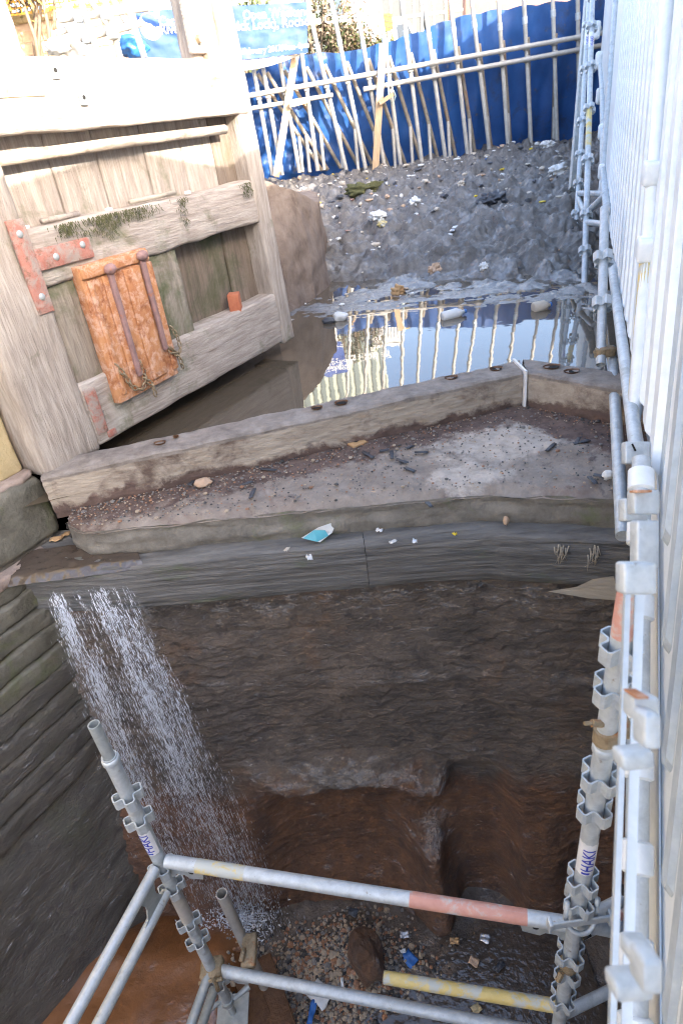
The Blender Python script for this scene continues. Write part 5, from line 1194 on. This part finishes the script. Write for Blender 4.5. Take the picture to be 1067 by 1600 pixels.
# ================================================================== DEBRIS on the apron and beam
AP = -1.385
def rock(name, label, cat, px, py, z, r_, mt, sc_=(1,1,.6), seed=1): 
    c = atz(px, py, z); m = MB(); m.blob(c + Vector((0,0,r_ * sc_[2] * .6)), r_, 2, .35, 1.6, seed, sc_); return loose(name, label, cat, m, MT[mt])
rock('stone', 'pale pink flat stone on the apron near the sill timber', 'stone', 318, 757, AP, .035, 'brick_pale', (1.2,.9,.5), 2)
rock('stone', 'grey stone leaning on the sill timber near its left end', 'stone', 184, 758, AP, .045, 'stone_dark', (1,.9,.7), 3)
rock('stone', 'buff patch of stone stuck on the front lip', 'stone', 582, 780, -1.44, .035, 'brick_pale', (1,.6,.8), 5)
rock('stone', 'round pale pebble at the right end of the apron', 'stone', 948, 746, AP, .022, 'white_pl', (1,1,.9), 6)
rock('shell', 'small buff pebble with a hole on the lip edge', 'pebble', 790, 818, -1.53, .018, 'brick_pale', (.7,.7,1.2), 7)
c = atz(556, 693, AP); ws = thing('washer_plate', 'square rusty plate washer with a round hole lying on the apron', 'washer', tuple(c)); m = MB(); m.rbox(-.042,.042,-.042,.042,.002,.014,.03,.003,.001); m.v = [Matrix.Rotation(.5,3,'Z') @ v for v in m.v]; m.build('plate', MT['card'], ws, smooth=True)
m = MB(); m.tube([(0,0,.0142),(0,0,.0150)], .014, 14); m.build('hole', MT['black'], ws)
# torn cyan wrapper hanging over the lip
p = [atz(471,838,-1.535), atz(500,845,-1.56), atz(519,830,-1.54), atz(526,812,-1.50), atz(497,822,-1.50)]
w_ = thing('wrapper', 'torn white and cyan plastic wrapper lying over the cill lip', 'wrapper', tuple(p[0])); up_ = Vector((0,-.03,.012))
m = MB(); m.add([q + up_ for q in p], [(0,1,2,4),(4,2,3)]); m.build('film', MT['white_pl'], w_, world=True)
m = MB(); m.add([lerp(p[0],p[1],.1)+up_*1.1, lerp(p[0],p[1],.85)+up_*1.1, lerp(p[1],p[2],.7)+up_*1.1, lerp(p[4],p[2],.5)+up_*1.1, lerp(p[0],p[4],.75)+up_*1.1], [(0,1,2,3,4)]); m.build('print', MT['cyan'], w_, world=True)
SCR = [(90,845,'card','folded brown card piece by the water at the cill end','card_piece',.055),(104,838,'card','second brown card scrap beside the folded card','card_piece',.04),(148,846,'paper','pale card scrap in the runnel by the lip end','card_piece',.045),(155,850,'card','tan scrap lying at the edge of the running water','card_piece',.05),(190,842,'brick_pale','pinkish chip among the scraps below the lip','chip',.05),(204,850,'brick_pale','small pink chip at the end of the scrap row','chip',.03),(213,846,'white_pl','grey white scrap at the end of the scrap row','scrap',.03),
 (276,848,'paper','pale pointed splinter on the beam top','splinter',.05),(449,862,'paper','white vertical scrap on the beam below the wrapper','scrap',.028),(484,875,'white_pl','white torn scrap on the beam front edge','scrap',.035),(593,832,'white','small white ticket near the lip edge','ticket',.03),(614,850,'white_pl','curled white scrap on the beam','scrap',.03),(648,849,'white','square white scrap on the beam top','scrap',.028),(710,838,'sign_y','tiny yellow scrap on the beam top','scrap',.018),(296,846,'brick_pale','small buff chip on the beam top','chip',.022)]
for k, (px, py, mt, l, nm, s_) in enumerate(SCR): loose(nm, l, nm.split('_')[0], flat(px, py, -1.545, s_, s_ * .7, k * .9, .003, mt, .012, k, 4), MT[mt])
SLT = [(600,705),(628,722),(612,712),(640,700),(658,708),(575,712),(300,756),(385,757),(420,735),(670,790),(902,690),(908,692),(935,745),(925,752),(860,700),(790,632),(640,735),(395,772)]
SLL = ['slate chip just right of the square washer plate', 'slate sliver in front of the washer plate on the right', 'middle slate chip of the row right of the washer', 'slate chip at the edge of the pale patch behind the row', 'slate chip touching the left side of the pale patch', 'slate chip close in front of the washer plate',
 'slate bit left of the pink flat stone', 'slate bit among scraps right of the pink flat stone', 'slate chip midway between pink stone and washer', 'slate chip at the lip beside the dark root tuft', 'slate chip right of the pale patch, farther of the pair', 'slate chip right of the pale patch, nearer of the pair', 'dark slate flake touching the round pale pebble', 'dark slate flake left of the round pale pebble', 'slate chip behind the pale patch by the short sill timber', 'slate chip tucked against the joint of the sill timbers', 'slate chip in front of the pale patch on its left', 'slate chip in the litter at the lip right of the pink stone']
for k, (px, py) in enumerate(SLT): 
    loose('slate_chip', SLL[k], 'chip', flat(px, py, AP, .045 + .02 * (k % 3), .018, k * 2.3, .004, 'slate', .004, k, 3), MT['slate'], 'slate chips scattered on the apron')
# dirt and crumbs on the apron
m = MB()
for k in range(2600):
    x = rn.uniform(-1.25, 1.6); tt = rn.random() ** 1.7; ya = interp(x, [-1.33,1.04,1.75], [2.57,3.08,2.3]); y = lerp(ya, YB(x), tt)
    r_ = rn.uniform(.002, .006) * (2 if rn.random() < .04 else 1); m.mi = rn.choice((0,1,2,2,3,3)); m.blob((x, y, AP + r_ * .3), r_, 0, .4, 2, k, (1,1,.6))
tag(m.build('grit', peb), kind='stuff')
# moss and twigs hanging on the lip
for k, (px, py, z) in enumerate(((154,790,-1.41),(673,770,-1.42))):
    c = atz(px, py, z); m = MB()
    for j in range(14):
        a = c + Vector((rn.gauss(0,.02), 0, 0)); m.tube([a, a + Vector((rn.gauss(0,.02), -.03, -.03)), a + Vector((rn.gauss(0,.03), -.05, -.09 - rn.random() * .04))], .0022, 4)
    loose('root_tuft', ('pale dry root tuft on the left corner of the apron','dark root tuft hanging over the front lip')[k], 'roots', m, MT[('timber_bare','slate')[k]])
for px, py, l in ((880,862,'torn pale wood splinters hanging on the beam at the right'),(943,880,'pale frayed fibre hanging near the bare scrape')):
    m = MB(); c = atz(px, py, -1.6); c.y = YB(c.x) - .105
    for j in range(12): a = c + Vector((rn.gauss(0,.014), -.004, rn.gauss(0,.012))); m.tube([a, a + Vector((rn.gauss(0,.01), -.008, -.03)), a + Vector((rn.gauss(0,.016), -.002, -.05 - .04 * rn.random()))], .0035, 4, r2=.001)
    loose('splinter_tuft', l, 'splinters', m, MT['timber_bare'])

# ================================================================== LITTER in the mud
lm = [MT['white_pl'], MT['paper'], MT['brick_pale'], MT['slate'], MT['blue_rag'], MT['iron_red'], MT['sign_y'], MT['foil']]
m = MB()
for k in range(1150):
    y = 5.4 + 7.6 * rn.random() ** .8; x = rn.uniform(-.6, .36 * y + .3)
    if rn.random() > .25 + .75 * sm(5.5, 10.5, y): continue
    r_ = (.008 + .034 * rn.random() ** 2.2) * (1 + .06 * (y - 5)); m.mi = rn.choice((0,0,0,1,1,1,2,3,3,3,3,3,7,1)) if rn.random() > .05 else rn.choice((4,5,6)); m.blob((x, y, mudz(x, y) + r_ * .25), r_, 0, .5, 2, k, (rn.uniform(.7,1.7), rn.uniform(.6,1.2), rn.uniform(.3,.8)), Matrix.Rotation(rn.random() * 6, 3, 'Z'))
tag(m.build('mud_litter', lm), kind='stuff')
def onmud(px, py):
    r_ = ray(px, py); k = 4.0
    for _ in range(400):
        p = r_ * k
        if p.z < max(mudz(p.x, p.y), WZ): return p
        k += .02
    return p
def bottle(label, px, py, rot, mt='white_pl', l=.22, r_=.036):
    c = onmud(px, py); t = thing('plastic_bottle', label, 'bottle', tuple(c)); a = Vector((math.cos(rot), math.sin(rot), .05)); b = MB(); ts = [(0,.8),(.03,1),(.62,1),(.8,.6),(.86,.35),(.93,.35)]
    b.tube([c + Vector((0,0,.02)) + a * (l * q) for q, _ in ts], [r_ * k for _, k in ts], 14); b.build('bottle', MT[mt], t, smooth=True, world=True)
    b = MB(); b.tube([c + Vector((0,0,.02)) + a * (l * .93), c + Vector((0,0,.02)) + a * l], r_ * .42, 10); b.build('cap', MT['blue_rag'], t, world=True)
bottle('white plastic bottle half sunk at the water edge', 690, 500, .25, l=.2, r_=.038)
bottle('cream plastic bottle lying in the shallows near the stair', 832, 486, .1, 'paper', .14, .042)
rock('plastic_cup', 'grey white cup floating by the wing wall foot', 'cup', 532, 500, WZ, .05, 'white_pl', (1.2,.8,.8), 4)
rock('drink_can', 'dark can with red and blue marks at the water edge', 'can', 514, 505, WZ, .034, 'slate', (1.5,.8,.8), 9)
BIG = [(622,458,'card','orange brown crumpled wrapper on the wet mud by the water','wrapper',.15,.10),(680,424,'brick_pale','dull pink brown slab half sunk in the mud','slab',.2,.12),(590,340,'white_pl','white crumpled cloth on the mud slope','cloth',.18,.26),(596,352,'yellow','yellow rag under the white cloth','rag',.13,.12),(563,300,'moss','tangled green brown weed heap on the mud','weed',.55,.25),(585,294,'moss','dull yellow strip in the weed heap','strip',.35,.10),(648,318,'white_pl','torn white bag on the mud beyond the cloth','bag',.24,.14),(720,290,'paper','buff cup on the mud below the dam','cup',.10,.10),(770,315,'slate','black sodden clump in the middle of the mud','clump',.42,.28),(855,228,'white_pl','pale bag at the foot of the dam on the right','bag',.3,.3),(872,270,'white_pl','white litter heap right of the last props','litter',.45,.25),(450,262,'sign_y','yellow scrap at the left foot of the dam','scrap',.2,.14),(756,421,'white_pl','white scrap in the wet streak before the puddle','scrap',.12,.08)]
for k, (px, py, mt, l, nm, w_, h_) in enumerate(BIG):
    c = onmud(px, py); m = MB(); m.blob(c + Vector((0,0,.02)), 1, 3, .65, 2.6, k + 11, (w_ * .38, h_ * .38, .03 + .10 * w_), Matrix.Rotation(k * .7, 3, 'Z')); loose(nm, l, nm, m, MT[mt], smooth=k % 2 == 0)
